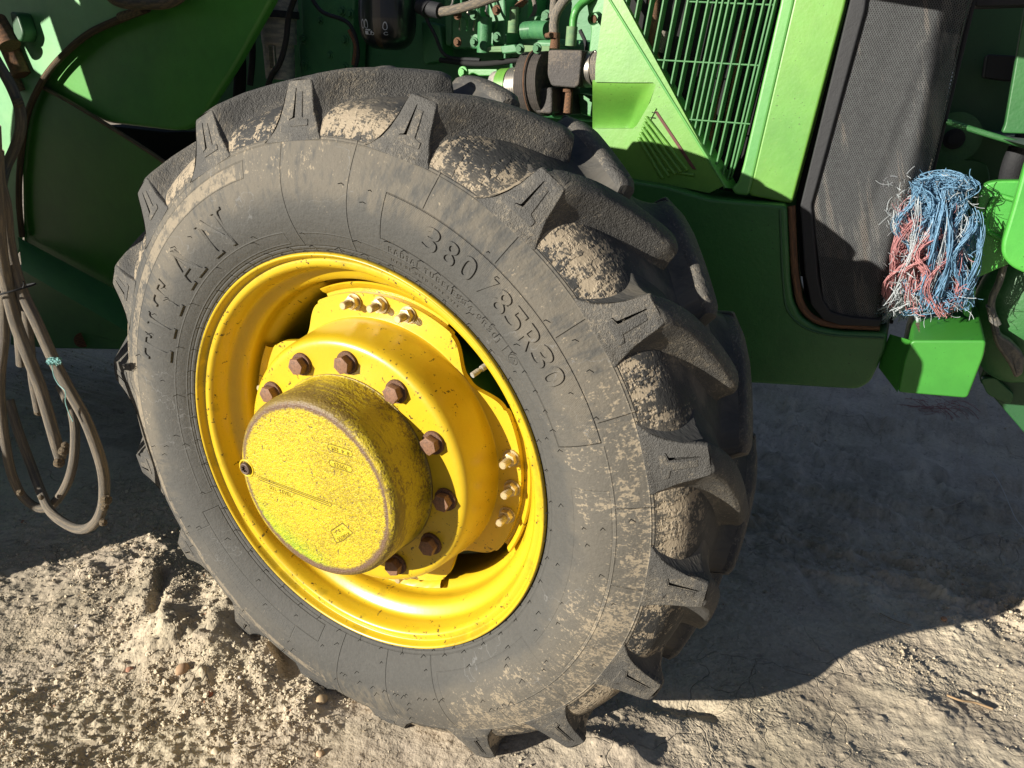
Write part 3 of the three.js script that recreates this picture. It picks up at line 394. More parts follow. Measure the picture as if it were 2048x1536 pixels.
// --- rim, disc, hub
{
  const yel = (extra) => colorTex(1024, 1024, (u, v, o) => { const a = nA(u, v), b = nB(u * 2, v * 2), c = nC(u * 2, v * 2), e = nE(u * 2.5, v * 2.5); let s = 0.96 + 0.12 * (a - 0.5) + 0.06 * (e - 0.5); o[0] = s; o[1] = s * (1 + 0.06 * (b - 0.5)); o[2] = s;
    const st = ss(0.58, 0.78, 0.5 * a + 0.5 * b) * extra * (0.6 + 0.8 * (e - 0.2)); o[0] = lerp(o[0], 0.42, st); o[1] = lerp(o[1], 0.45, st); o[2] = lerp(o[2], 1.6, st);
    if (c > 0.865 && a > 0.42) { o[0] = 0.16; o[1] = 0.16; o[2] = 0.9; } });
  const yb = grayTex(512, 512, (u, v) => 0.5 + 0.4 * (nB(u, v) - 0.5) + 0.15 * (nE(u, v) - 0.5));
  const Y = (k, ex) => phy({ color: col(0.592, 0.40, 0.013), map: rep(yel(ex), k), bumpMap: rep(yb, k), bumpScale: 0.0006, roughness: 0.36, clearcoat: 0.3, clearcoatRoughness: 0.3, side: THREE.DoubleSide });
  const yRim = Y(2, 0.55), yDisc = Y(2, 0.12);
  const outer = [[0.404, -0.016], [0.4062, -0.008], [0.4062, -0.001], [0.4035, 0.0022], [0.400, 0.0005], [0.3972, -0.0075], [0.3945, -0.0125], [0.389, -0.0125], [0.3825, -0.0135], [0.3775, -0.019], [0.3745, -0.028], [0.3722, -0.040], [0.3712, -0.050], [0.3670, -0.056], [0.3560, -0.063], [0.3490, -0.069], [0.3440, -0.078], [0.3432, -0.090], [0.3440, -0.100], [0.3420, -0.110], [0.3340, -0.119], [0.3270, -0.128], [0.3240, -0.142], [0.3240, -0.175], [0.3240, -0.23], [0.334, -0.245], [0.350, -0.262], [0.368, -0.285], [0.374, -0.32], [0.379, -0.342], [0.396, -0.350], [0.404, -0.360]];
  const tyreSide = [...outer].slice(3).reverse().map(([r, z]) => [r + 0.006, z - 0.001]);
  part('rim', lathe([...smoothProf(outer, 4), ...tyreSide.slice(0, -3)], 256, 2.4, 1), yRim, wheel);
  // wheel disc: dished centre, four mounting ears
  const ear = (a) => { const q = abs(((a / D2R - 89.4 + 45 + 720) % 90) - 45); return q < 28.6 ? 0.312 : q < 29.6 ? 0.311 : lerp(0.3065, 0.268, ss(29.6, 43.5, q)); };
  const prof = [[0.06, 0], [0.165, 0], [0.232, 0], [0.2420, -0.0008], [0.2490, -0.0045], [0.2535, -0.012], [0.2570, -0.030], [0.2600, -0.055], [0.2625, -0.075], [0.2632, -0.088], [0.2642, -0.095], [0.2662, -0.0995]];
  const seg = 720, pos = [], uv = [], idx = [], fine = smoothProf(prof.slice(2), 3), F = [prof[0], prof[1], ...fine], n = F.length + 5;
  for (let j = 0; j <= seg; j++) { const a = j / seg * 2 * PI, ro = ear(a), put = (r, z) => { pos.push(r * cos(a), r * sin(a), z); uv.push(j / seg * 2, r - z); };
    for (const [r, z] of F) put(r, z); put(ro - 0.0002, -0.100); put(ro, -0.1004); put(ro + 0.0002, -0.1115); put(ro - 0.0004, -0.112); put(0.255, -0.112); }
  for (let j = 0; j < seg; j++) for (let i = 0; i < n - 1; i++) { const a = j * n + i, b = a + n; if (i !== F.length - 1 + 1 && i !== F.length + 2) idx.push(a, b, a + 1, a + 1, b, b + 1); }
  const dg = new THREE.BufferGeometry(); dg.setAttribute('position', new THREE.Float32BufferAttribute(pos, 3)); dg.setAttribute('uv', new THREE.Float32BufferAttribute(uv, 2)); dg.setIndex(idx); dg.computeVertexNormals();
  part('wheel_disc', dg, yDisc, wheel);
  for (let k = 0; k < 4; k++) {                    // brackets welded in the rim, behind the ears
    const r = [], c0 = (89.4 + 90 * k) * D2R; for (const [rr, z] of [[0.25, -0.113], [0.318, -0.113], [0.324, -0.104], [0.330, -0.100], [0.333, -0.103], [0.333, -0.112], [0.325, -0.122], [0.25, -0.125]]) { const row = []; for (let j = 0; j <= 24; j++) { const a = c0 + (j / 24 - 0.5) * 52 * D2R; row.push(new THREE.Vector3(rr * cos(a), rr * sin(a), z)); } r.push(row); }
    part('rim_bracket', toCreasedNormals(quadMesh(r), 40 * D2R), yRim, wheel);
  }
  // twelve wheel bolts, rusty, each with its own turn; twelve studs with nuts in the ears
  const hexBolt = (rot) => { const w = cyl(0.0215, 0.0222, 0.0045, 28); w.rotateX(PI / 2); w.translate(0, 0, 0.00225); const s = new THREE.Shape(); for (let i = 0; i < 6; i++) { const a = i * PI / 3 + rot, p = [0.0172 * cos(a), 0.0172 * sin(a)]; i ? s.lineTo(...p) : s.moveTo(...p); } s.closePath(); const h = new THREE.ExtrudeGeometry(s, { depth: 0.013, bevelEnabled: true, bevelThickness: 0.0022, bevelSize: 0.0022, bevelOffset: -0.0022, bevelSegments: 2 }); h.translate(0, 0, 0.0055); return toCreasedNormals(join(w, h), 35 * D2R); };
  const hv = [0.05, 0.4, 0.75, 0.22, 0.9].map(hexBolt);
  for (let i = 0; i < 12; i++) { const a = (149.5 - 30 * i) * D2R, o = part('wheel_bolt', hv[(i * 3) % 5], M.bolt, wheel); o.position.set(0.2125 * cos(a), 0.2125 * sin(a), 0.0006); }
  const stud = (rot) => { const gs = []; const w = cyl(0.0165, 0.0168, 0.003, 24); w.rotateX(PI / 2); w.translate(0, 0, 0.0015); const s = new THREE.Shape(); for (let i = 0; i < 6; i++) { const a = i * PI / 3 + rot, p = [0.0138 * cos(a), 0.0138 * sin(a)]; i ? s.lineTo(...p) : s.moveTo(...p); } s.closePath(); const h = new THREE.ExtrudeGeometry(s, { depth: 0.0095, bevelEnabled: true, bevelThickness: 0.0014, bevelSize: 0.0014, bevelOffset: -0.0014, bevelSegments: 2 }); h.translate(0, 0, 0.0035); gs.push(w, h);
    const pr = [[0, 0.036], [0.0062, 0.036], [0.0072, 0.0350]]; for (let k = 0; k < 14; k++) pr.push([k % 2 ? 0.0070 : 0.0076, 0.0345 - k * 0.0014]); pr.push([0.0072, 0.01]); gs.push(lathe(pr, 20, 0.05)); return toCreasedNormals(join(gs), 38 * D2R); };
  const sv = [0.1, 0.5, 0.8].map(stud);
  for (let k = 0; k < 4; k++) for (let i = -1; i <= 1; i++) { const a = (89.4 + 90 * k + 12 * i) * D2R, o = part('stud_with_nut', sv[(k + i + 4) % 3], M.zinc, wheel); o.position.set(0.295 * cos(a), 0.295 * sin(a), -0.0995); }
  // valve stem in the gap of the rim
  { const a = 44.5 * D2R, p = new THREE.Vector3(0.336 * cos(a), 0.336 * sin(a), -0.094), d = new THREE.Vector3(-0.42 * cos(a), -0.42 * sin(a), 0.9).normalize(), q = p.clone().addScaledVector(d, 0.022), e = p.clone().addScaledVector(d, 0.044); part('valve_stem', join(rod(p, q, 0.0058, 14), rod(q, q.clone().addScaledVector(d, 0.008), 0.0042, 12), rod(q.clone().addScaledVector(d, 0.007), e, 0.0052, 12)), M.greyPlastic, wheel); }
  // hub cover: worn side, rusty rounded rim, speckled face with cast marks
  const side = colorTex(2048, 256, (u, v, o) => { const a = nA(u * 2, v * 0.5), b = nC(u * 3, v * 0.8), e = nE(u * 6, v * 0.8), st = nB(u * 1, v * 1.0 + 0.2), z = v; let q = ss(0.40, 0.62, 0.35 * e + 0.25 * b + 0.4 * a + 0.22 * ss(0.35, 0.95, z) - 0.07); const edge = ss(0.80, 0.88, z + 0.06 * (a - 0.5));
    const strip = ss(0.56, 0.63, st) * ss(0.2, 0.35, z) * 0.8; q = max(q, strip); q = max(q, ss(0.045, 0.02, z + 0.03 * (b - 0.5)));
    o[0] = lerp(0.48, 0.19, q); o[1] = lerp(0.365, 0.128, q); o[2] = lerp(0.014, 0.025, q); o[0] = lerp(o[0], 0.135, edge); o[1] = lerp(o[1], 0.078, edge); o[2] = lerp(o[2], 0.048, edge); if (edge > 0.5 && e > 0.78) { o[0] *= 1.9; o[1] *= 1.9; o[2] *= 1.7; } });
  const sb = grayTex(1024, 256, (u, v) => 0.5 + 0.5 * (nE(u * 6, v * 0.8) - 0.5) + 0.4 * (nC(u * 3, v * 0.8) - 0.5));
  const sp = smoothProf([[0.1845, -0.001], [0.1845, 0.002], [0.182, 0.004], [0.1805, 0.03], [0.1785, 0.085], [0.1765, 0.096], [0.1715, 0.1035], [0.1655, 0.1062], [0.1625, 0.1064]], 5);
  const sg = lathe(sp, 160, 1, 1), Ls = 0.1345; { const q = sg.attributes.uv; for (let i = 0; i < q.count; i++) q.setY(i, min(0.998, q.getY(i) / Ls)); }
  part('hub_cover_side', sg, std({ map: side, bumpMap: sb, bumpScale: 0.002, roughness: 0.55, side: THREE.DoubleSide }), wheel);
  const N = 1024, cv = document.createElement('canvas'); cv.width = cv.height = N; const c = cv.getContext('2d'), R = 0.165, k = N / (2 * R); c.fillStyle = '#808080'; c.fillRect(0, 0, N, N); c.translate(N / 2, N / 2);
  const FC = (px, py) => { const p = at(px, py, 0.106); return [p.x * k, -(p.y - HY) * k]; };
  const pill = (a, b, w, f) => { c.strokeStyle = f; c.lineWidth = w; c.lineCap = 'round'; c.beginPath(); c.moveTo(...FC(...a)); c.lineTo(...FC(...b)); c.stroke(); };
  const word = (s, a, b, size, f) => { const p = FC(...a), q = FC(...b); c.save(); c.translate((p[0] + q[0]) / 2, (p[1] + q[1]) / 2); c.rotate(atan2(q[1] - p[1], q[0] - p[0])); c.font = `bold ${size}px monospace`; c.textAlign = 'center'; c.textBaseline = 'middle'; c.fillStyle = f; c.fillText(s, 0, 0); c.restore(); };
  const pan = (pts, f) => { c.beginPath(); pts.forEach((p, i) => i ? c.lineTo(...FC(...p)) : c.moveTo(...FC(...p))); c.closePath(); c.fillStyle = f; c.fill(); };
  pill([521, 957], [660, 1009], 27, '#b0b0b0'); pill([521, 957], [660, 1009], 19, '#505050'); pill([522, 957], [658, 1008], 5, '#a0a0a0');
  pan([[535, 967], [588, 987], [584, 996], [537, 979]], '#585858'); word('OIL LEVEL', [537, 973], [587, 992], 31, '#b4b4b4');
  pill([665, 927], [699, 938], 44, '#b0b0b0'); pill([665, 927], [699, 938], 36, '#585858'); word('70925', [702, 940], [662, 926], 31, '#b0b0b0');
  pill([662, 895], [699, 907], 44, '#a8a8a8'); pill([662, 895], [699, 907], 36, '#646464'); word('R 4 205', [702, 909], [660, 895], 29, '#b0b0b0');
  pan([[661, 1062], [686, 1045], [707, 1066], [688, 1082], [673, 1087]], '#b4b4b4'); pan([[663, 1063], [686, 1047], [705, 1066], [687, 1080], [674, 1085]], '#585858'); word('R104755', [702, 1066], [674, 1081], 27, '#b4b4b4'); word('1 D J', [692, 1054], [666, 1068], 25, '#b4b4b4');
  c.strokeStyle = '#5a5a5a'; c.lineWidth = 4; c.beginPath(); [[661, 1003], [675, 1008], [690, 1017], [702, 1020], [725, 1030], [742, 1043]].forEach((p, i) => i ? c.lineTo(...FC(...p)) : c.moveTo(...FC(...p))); c.stroke();
  const img = c.getImageData(0, 0, N, N).data;
  const fmap = colorTex(N, N, (u, v, o, x, y) => { const X = (u - 0.5) * 2, Y = (v - 0.5) * 2, a = nA(u * 0.7, v * 0.7), e = nE(u * 2.2, v * 2.2), f = nE(u * 3.1 + 0.3, v * 3.1), b = nC(u * 2, v * 2), g = img[((N - 1 - y) * N + x) * 4] / 255, r = hypot(X, Y); const top = 0.5 + 0.5 * clamp(0.8 * Y - 0.35 * X);
    let q = ss(0.50, 0.58, 0.5 * e + 0.5 * f + 0.13 * (top - 0.55) + 0.25 * (a - 0.5)) * 0.92; const edge = ss(0.93, 0.975, r + 0.05 * (a - 0.5) + 0.03 * (b - 0.5)); const low = ss(0.55, 0.85, -Y * 0.8 - X * 0.45 + 0.2 * (a - 0.5));
    if (g < 0.46) q *= 0.12; const wr = g > 0.6 ? 1.0 : 0; q = max(q * 0.8, wr);
    const base = [lerp(0.53, 0.42, low), lerp(0.405, 0.45, low * 0.8), 0.012], sp2 = [lerp(0.22, 0.16, low), lerp(0.155, 0.27, low), 0.015]; for (let i = 0; i < 3; i++) o[i] = lerp(base[i], sp2[i], q); if (b > 0.87) { o[0] = 0.1; o[1] = 0.06; o[2] = 0.03; }
    o[0] = lerp(o[0], 0.145, edge); o[1] = lerp(o[1], 0.085, edge); o[2] = lerp(o[2], 0.05, edge); }, false);
  const fb = grayTex(N, N, (u, v, x, y) => img[((N - 1 - y) * N + x) * 4] / 255 + 0.16 * (nE(u * 2.2, v * 2.2) - 0.5) + 0.1 * (nC(u * 2, v * 2) - 0.5), false);
  const fg = lathe([[0.0005, 0.1064], [0.08, 0.1064], [0.1628, 0.1064]], 96); { const p = fg.attributes.position, q = fg.attributes.uv; for (let i = 0; i < p.count; i++) q.setXY(i, p.getX(i) / (2 * R) + 0.5, p.getY(i) / (2 * R) + 0.5); }
  part('hub_cover_face', fg, std({ map: fmap, bumpMap: fb, bumpScale: 0.006, roughness: 0.5, side: THREE.DoubleSide }), wheel);
  { const p = at(492, 937, 0.108), g = lathe(smoothProf([[0.0045, 0.001], [0.0062, 0.0012], [0.0068, 0.0055], [0.0105, 0.0062], [0.0122, 0.004], [0.0125, -0.002]], 3), 24), sq = new THREE.CylinderGeometry(0.0066, 0.0066, 0.001, 12); sq.rotateX(PI / 2); sq.translate(0, 0, 0.0012);
    for (let i = 0; i < 6; i++) { const t = box(0.0022, 0.0022, 0.006, 0.0060 * cos(i * PI / 3), 0.0060 * sin(i * PI / 3), 0.003, 0.0005); sq.userData = 0; g.userData[i] = t; }
    const teeth = Object.values(g.userData); g.userData = {}; sq.userData = {}; const o = part('drain_plug', join(g, sq, teeth), std({ color: col(0.10, 0.065, 0.05), roughness: 0.55, metalness: 0.3, side: THREE.DoubleSide }), wheel); o.position.set(p.x, p.y - HY, 0.1062);
    const ring = new THREE.TorusGeometry(0.0165, 0.0022, 8, 40), ro = part('plug_boss', ring, phy({ color: col(0.56, 0.39, 0.012), roughness: 0.45, side: THREE.DoubleSide }), wheel); ro.position.set(p.x, p.y - HY, 0.1058); }
  // axle housing behind, in the shade
  const ax = lathe([[0.02, -0.13], [0.20, -0.13], [0.23, -0.16], [0.23, -0.24], [0.16, -0.30], [0.12, -0.42], [0.12, -0.62]], 48, 1); part('axle_hub', ax, M.deep, wheel); part('inner_shield', lathe([[0.10, -0.262], [0.30, -0.262], [0.325, -0.25], [0.325, -0.27]], 64), M.dark, wheel);
}

// --- bodywork beside and behind the wheel
const TR = tractor;
{ // hood side: light green panel with a scooped pocket and a louvre, under the slanted grille opening
  const z = -0.72;
  const pocket = [[1191, 166], [1311, 166], [1270, 256], [1189, 256]];
  const g = plate([[1214, -45], [1191, 130], [1190, 164], [1250, 165], [1306, 165], [1312, 170], [1300, 205], [1274, 250], [1266, 257], [1230, 257], [1189, 257], [1188, 420], [1290, 420], [1300, 362], [1418, 386], [1447, 372], [1222, -45]], z, 0.02, { r: 0.001, bevel: 0 });
  const hood = part('hood_panel', g, M.hood, TR, 'light green hood side panel with a scooped pocket and small louvre');
  const rows = []; for (let i = 0; i <= 16; i++) { const t = i / 16, row = []; for (let j = 0; j <= 12; j++) { const u = j / 12, x0 = lerp(1185, 1185, t), x1 = lerp(1316, 1278, t), y = lerp(160, 260, t), dz = 0.088 * ss(0.0, 1, t) * (1 - 0.9 * ss(0.80, 1, u)); row.push(at(lerp(x0, x1, u), y, z - 0.004 - dz)); } rows.push(row); }
  part('pocket', quadMesh(rows), M.hood, hood);
  const top = []; for (let j = 0; j <= 12; j++) top.push(at(lerp(1185, 1278, j / 12), 259, z - 0.096)); part('pocket_floor', quadMesh([top, top.map((p) => p.clone().setZ(z - 0.003))]), M.hood, hood);
  for (let i = 0; i < 5; i++) { const a = at(1291 - i * 3.6 + 2, 244 + i * 10.5 - 8, z + 0.003), b = at(1372 - i * 12, 338 + i * 4, z + 0.003); part('louvre_rib', along(new THREE.CapsuleGeometry(0.0045, a.distanceTo(b), 4, 10), a, b), M.hood, hood); }
  for (let i = 0; i < 5; i++) { const p = at(1309 - i * 3.6, 225 + i * 10.5, z + 0.001); part('louvre_slot', box(0.012, 0.0022, 0.004, p.x, p.y, p.z, 0.001), M.dark, hood); }
  part('louvre_gap', plate([[1308, 223], [1314, 222], [1393, 340], [1384, 338]], z + 0.0025, 0.006, { bevel: 0.001, r: 0.003 }), std({ color: col(0.13, 0.06, 0.05), roughness: 0.9 }), hood, 'dusty dark red strip in the louvre');
  part('louvre_rim', tubePx([[1312, 216, z], [1300, 240, z], [1290, 266, z]], 0.003, 12, 6), M.hood, hood); part('louvre_rim', tubePx([[1330, 338, z], [1360, 346, z], [1388, 350, z]], 0.004, 12, 6), M.hood, hood);
  // grille: upright slats with tapering feet, three cross rods, a frame post
  const grille = group('grille', TR); grille.userData.label = 'open green grille of thin upright slats';
  const feet = [[1236, 26], [1253, 60], [1270, 95], [1289, 125], [1308, 156], [1327, 185], [1344, 212], [1358, 232], [1373, 260], [1385, 280], [1393, 294], [1401, 310], [1411, 322], [1426, 336], [1438, 356], [1453, 366], [1467, 362], [1478, 346]];
  const lean = (() => { const a = at(1573, 0, z), b = at(1488, 360, z); return (a.x - b.x) / (a.y - b.y); })();
  for (const [px, py] of feet) {
    const f = at(px, py, z - 0.012), top = 1.56, s = new THREE.Shape();    // side view: x is height, y is depth
    s.moveTo(f.y + 0.014, -0.004); s.lineTo(top, 0.004); s.lineTo(top, -0.024); s.lineTo(f.y + 0.05, -0.024); s.quadraticCurveTo(f.y - 0.01, -0.028, f.y - 0.022, -0.024); s.quadraticCurveTo(f.y - 0.012, -0.008, f.y + 0.014, -0.004);
    const g2 = new THREE.ExtrudeGeometry(s, { depth: 0.0024, bevelEnabled: true, bevelThickness: 0.0008, bevelSize: 0.0008, bevelSegments: 1, curveSegments: 6 }), p = g2.attributes.position;
    for (let i = 0; i < p.count; i++) { const h = p.getX(i), d = p.getY(i), w = p.getZ(i), foot = ss(f.y + 0.09, f.y - 0.01, h); p.setXYZ(i, f.x + (h - f.y) * lean * 0.92 + w - 0.004 - foot * 0.016 * ss(0, -0.05, d) - foot * 0.010, h, z - 0.006 + d); }
    g2.computeVertexNormals(); part('slat', g2, M.slat, grille);
  }
  for (const [a, b] of [[[1375, 3], [1550, 10]], [[1282, 118], [1520, 131]], [[1352, 237], [1500, 248]]]) part('cross_rod', rod(at(...a, z - 0.008), at(...b, z - 0.008), 0.0019, 8), M.slat, grille);
  part('grille_edge', quadMesh([0, 1, 2, 3, 4, 5, 6].map((k) => { const t = k / 6, x = lerp(1188, 1448, t), y = lerp(-45, 376, t); return [at(x, y, z - 0.001), at(x + 3, y, z + 0.003), at(x + 7, y, z + 0.001), at(x + 30, y + 2, z - 0.034), at(x + 33, y + 4, z - 0.07)]; })), M.hoodEdge, grille);
  part('post', plate([[1562, -45], [1585, -45], [1590, 0], [1498, 392], [1470, 389], [1462, 378], [1476, 364], [1486, 330], [1562, 0]], z + 0.004, 0.05, { bevel: 0.012, r: 0.01 }), M.hoodEdge, grille);
  part('hood_strip', plate([[1598, -45], [1700, -45], [1690, 10], [1583, 408], [1497, 391], [1590, -10]], z + 0.002, 0.05, { bevel: 0.007, r: 0.008 }), M.hood, TR, 'plain light green hood strip right of the grille');
  // darkness behind the grille: radiator side and the things seen between the slats
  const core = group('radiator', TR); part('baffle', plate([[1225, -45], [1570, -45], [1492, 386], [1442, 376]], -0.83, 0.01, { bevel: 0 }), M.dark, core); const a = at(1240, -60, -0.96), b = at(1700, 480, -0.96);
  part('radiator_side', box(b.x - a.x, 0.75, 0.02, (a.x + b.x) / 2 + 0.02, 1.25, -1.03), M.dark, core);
  part('radiator_hose', tubePx([[1310, -20, -0.9], [1306, 60, -0.9], [1312, 130, -0.92], [1330, 200, -0.95]].map(([x, y]) => [x, y, -0.80]), 0.012, 30, 14), M.rustIron, core); part('fan_shroud', tubePx([[1330, 62, -0.80], [1324, 82, -0.80], [1318, 104, -0.80]], 0.010, 8, 12), M.hoseGrey, core);
  for (const [x, y0, y1] of [[1430, -30, 200], [1452, 30, 330], [1475, 60, 320], [1492, 20, 250]]) part('wire', rod(at(x + 12, y0, -0.8), at(x - 40, y1, -0.8), 0.004, 8), M.rustIron, core);
  { const k = (px, py) => at(px, py, -0.71).addScaledVector(SUN, 0.42), L = k(1560, -2), Rr = k(2060, 84), up = new THREE.Vector3(0, 0.02, -0.16), hi = new THREE.Vector3(0, 0.25, -0.10); part('hood_lip', quadMesh([[L.clone().add(up), Rr.clone().add(up)], [L, Rr], [L.clone().add(hi), Rr.clone().add(hi)]]), M.hood, TR); }
}
{ // front frame: dark green casting that turns up behind the screen
  const g = plate([[1196, 345], [1265, 362], [1330, 372], [1420, 398], [1500, 405], [1566, 410], [1573, 416], [1579, 560], [1584, 600], [1600, 634], [1632, 655], [1680, 664], [1776, 667], [1771, 700], [1740, 765], [1716, 779], [1640, 775], [1515, 767], [1196, 760]], -0.685, 0.16, { bevel: 0.012, r: 0.012 });
  const f = part('front_frame', g, G(0.032, 0.15, 0.035, { rough: 0.5, bump: 0.0014 }), TR, 'dark green front frame casting below the grille');
  part('frame_groove', tubePx([[1560, 420, -0.6855], [1566, 560, -0.6855], [1575, 620, -0.6855], [1604, 652, -0.6855], [1650, 668, -0.6855], [1768, 676, -0.6855]], 0.003, 50, 6), M.deep, f);
  part('rubber_seal', tubePx([[1583, 412, -0.7], [1592, 560, -0.7], [1606, 615, -0.7], [1637, 642, -0.7], [1760, 655, -0.7]], 0.008, 50, 8), M.rustIron, TR);
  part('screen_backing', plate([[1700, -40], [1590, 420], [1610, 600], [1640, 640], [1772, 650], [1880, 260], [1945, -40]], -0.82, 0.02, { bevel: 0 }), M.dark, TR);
}
{ // side screen: black moulded frame round a perforated, dusty sheet that folds back at its front edge
  const scr = group('side_screen', TR); scr.userData.label = 'tall black perforated side screen with a thick frame';
  const z = -0.695, O = [[1708, -45], [1700, 0], [1600, 412], [1609, 545], [1622, 610], [1646, 640], [1680, 651], [1760, 654], [1764, 640], [1700, 634], [1662, 624], [1645, 600], [1636, 560], [1623, 410], [1730, 20], [1738, -45]];
  part('screen_frame', plate(O, z + 0.006, 0.05, { bevel: 0.005, r: 0.006 }), M.black, scr);
  // perforated sheet: 3.5 mm holes in a hexagonal pattern, cut out of the sheet
  const NP = 64, holes = grayTex(NP, NP, (u, v) => { let m = 1; for (const [a, b] of [[0.25, 0.25], [0.75, 0.75], [0.25, 1.25], [-0.25, 0.75], [1.25, 0.25], [0.75, -0.25]]) { const d = hypot((u - a), (v - b) * 1.0); if (d < 0.225) m = 0; } return m; }); holes.repeat.set(1 / 0.0044, 1 / 0.0068);
  const L = [[1737, -45], [1625, 412], [1647, 600], [1665, 632]], Rr = [[1957, -45], [1863, 345], [1812, 548], [1780, 646]], rows = [], NR = 60, NC = 36;
  const pick = (A, t) => { const n = A.length - 1, y = lerp(A[0][1], A[n][1], t); for (let i = 0; i < n; i++) if (y <= A[i + 1][1]) { const s = (y - A[i][1]) / (A[i + 1][1] - A[i][1]); return [lerp(A[i][0], A[i + 1][0], s), y]; } return A[n]; };
  const dust = [];
  for (let i = 0; i <= NR; i++) { const t = i / NR, l = pick(L, t), r = pick(Rr, t), row = []; for (let j = 0; j <= NC; j++) { const u = j / NC, bend = max(0, u - 0.74 + 0.04 * sin(t * 9)), back = bend * bend * 1.9 + 0.012 * max(0, sin(u * 17 + t * 7)) * (u > 0.5 ? 0.25 : 0.08); row.push(at(lerp(l[0], r[0], u), lerp(l[1], r[1], u), z - 0.004 - back)); } rows.push(row); }
  const g = quadMesh(rows), p = g.attributes.position, uv = g.attributes.uv; for (let i = 0; i < p.count; i++) uv.setXY(i, p.getX(i), p.getY(i));
  const map = colorTex(1024, 1024, (u, v, o) => { const x = u * 1, a = nA(u * 3, v * 1.2), w = nC((u + v * 0.35) * 2.2, v * 0.25), b = nE(u * 4, v * 4), st = ss(0.52, 0.66, 0.6 * w + 0.4 * a), s = 0.8 + 0.5 * (b - 0.5); o[0] = lerp(0.078, 0.135, st) * s; o[1] = lerp(0.081, 0.132, st) * s; o[2] = lerp(0.084, 0.126, st) * s; const ru = ss(0.70, 0.82, w); o[0] = lerp(o[0], 0.17, ru * 0.3); o[1] = lerp(o[1], 0.135, ru * 0.3); o[2] = lerp(o[2], 0.11, ru * 0.3); });
  part('perforated_sheet', g, std({ map, alphaMap: holes, alphaTest: 0.5, roughness: 0.75, metalness: 0.1, side: THREE.DoubleSide }), scr);
  part('sheet_fold', tubePx([[1958, -45, -0.855], [1864, 345, -0.855], [1813, 548, -0.855], [1781, 646, -0.855]], 0.005, 40, 8), M.black, scr);
}
{ // weight carrier: a painted cast block with a chamfered end and a lipped top
  const z = -0.6, front = [[1822, 681], [1973, 681], [1968, 712], [1935, 797], [1795, 785], [1807, 724]], y0 = at(1822, 681, z).y;
  const blk = group('weight_bracket', TR); blk.userData.label = 'bright green cast block with a lipped top, half in the tyre shadow';
  const g = plate(front, z, 0.10, { bevel: 0.007, r: 0.008 }); const back = atY(1913, 624, y0).z, dz = z - back;
  part('block', plate(front, z, max(0.12, dz), { bevel: 0.007, r: 0.008 }), M.weight, blk);
  { const zb = z - 0.10, F = [[1822, 681], [1807, 724], [1795, 785]].map(([x, y]) => at(x, y, z - 0.007)), B = [[1780, 668], [1762, 712], [1757, 735]].map(([x, y]) => at(x, y, zb)); part('chamfer', quadMesh([F, B]), M.weight, blk); }
  const a = new THREE.Vector3(at(1966, 684, z).x, y0, z - 0.012), b = atY(1920, 634, y0); part('top_lip', join(along(new THREE.CapsuleGeometry(0.010, a.distanceTo(b), 4, 10), a, b)), M.rustIron, blk);
  const m = []; for (let i = 0; i < 1; i++) m.push(0); const c = [[1840, 668], [1945, 670], [1905, 636], [1830, 646]].map(([x, y]) => atY(x, y, y0 + 0.003)); part('dried_mud', quadMesh([[c[0], c[1]], [c[3], c[2]]]), M.mud, blk, 'patch of dried mud on the block');
}
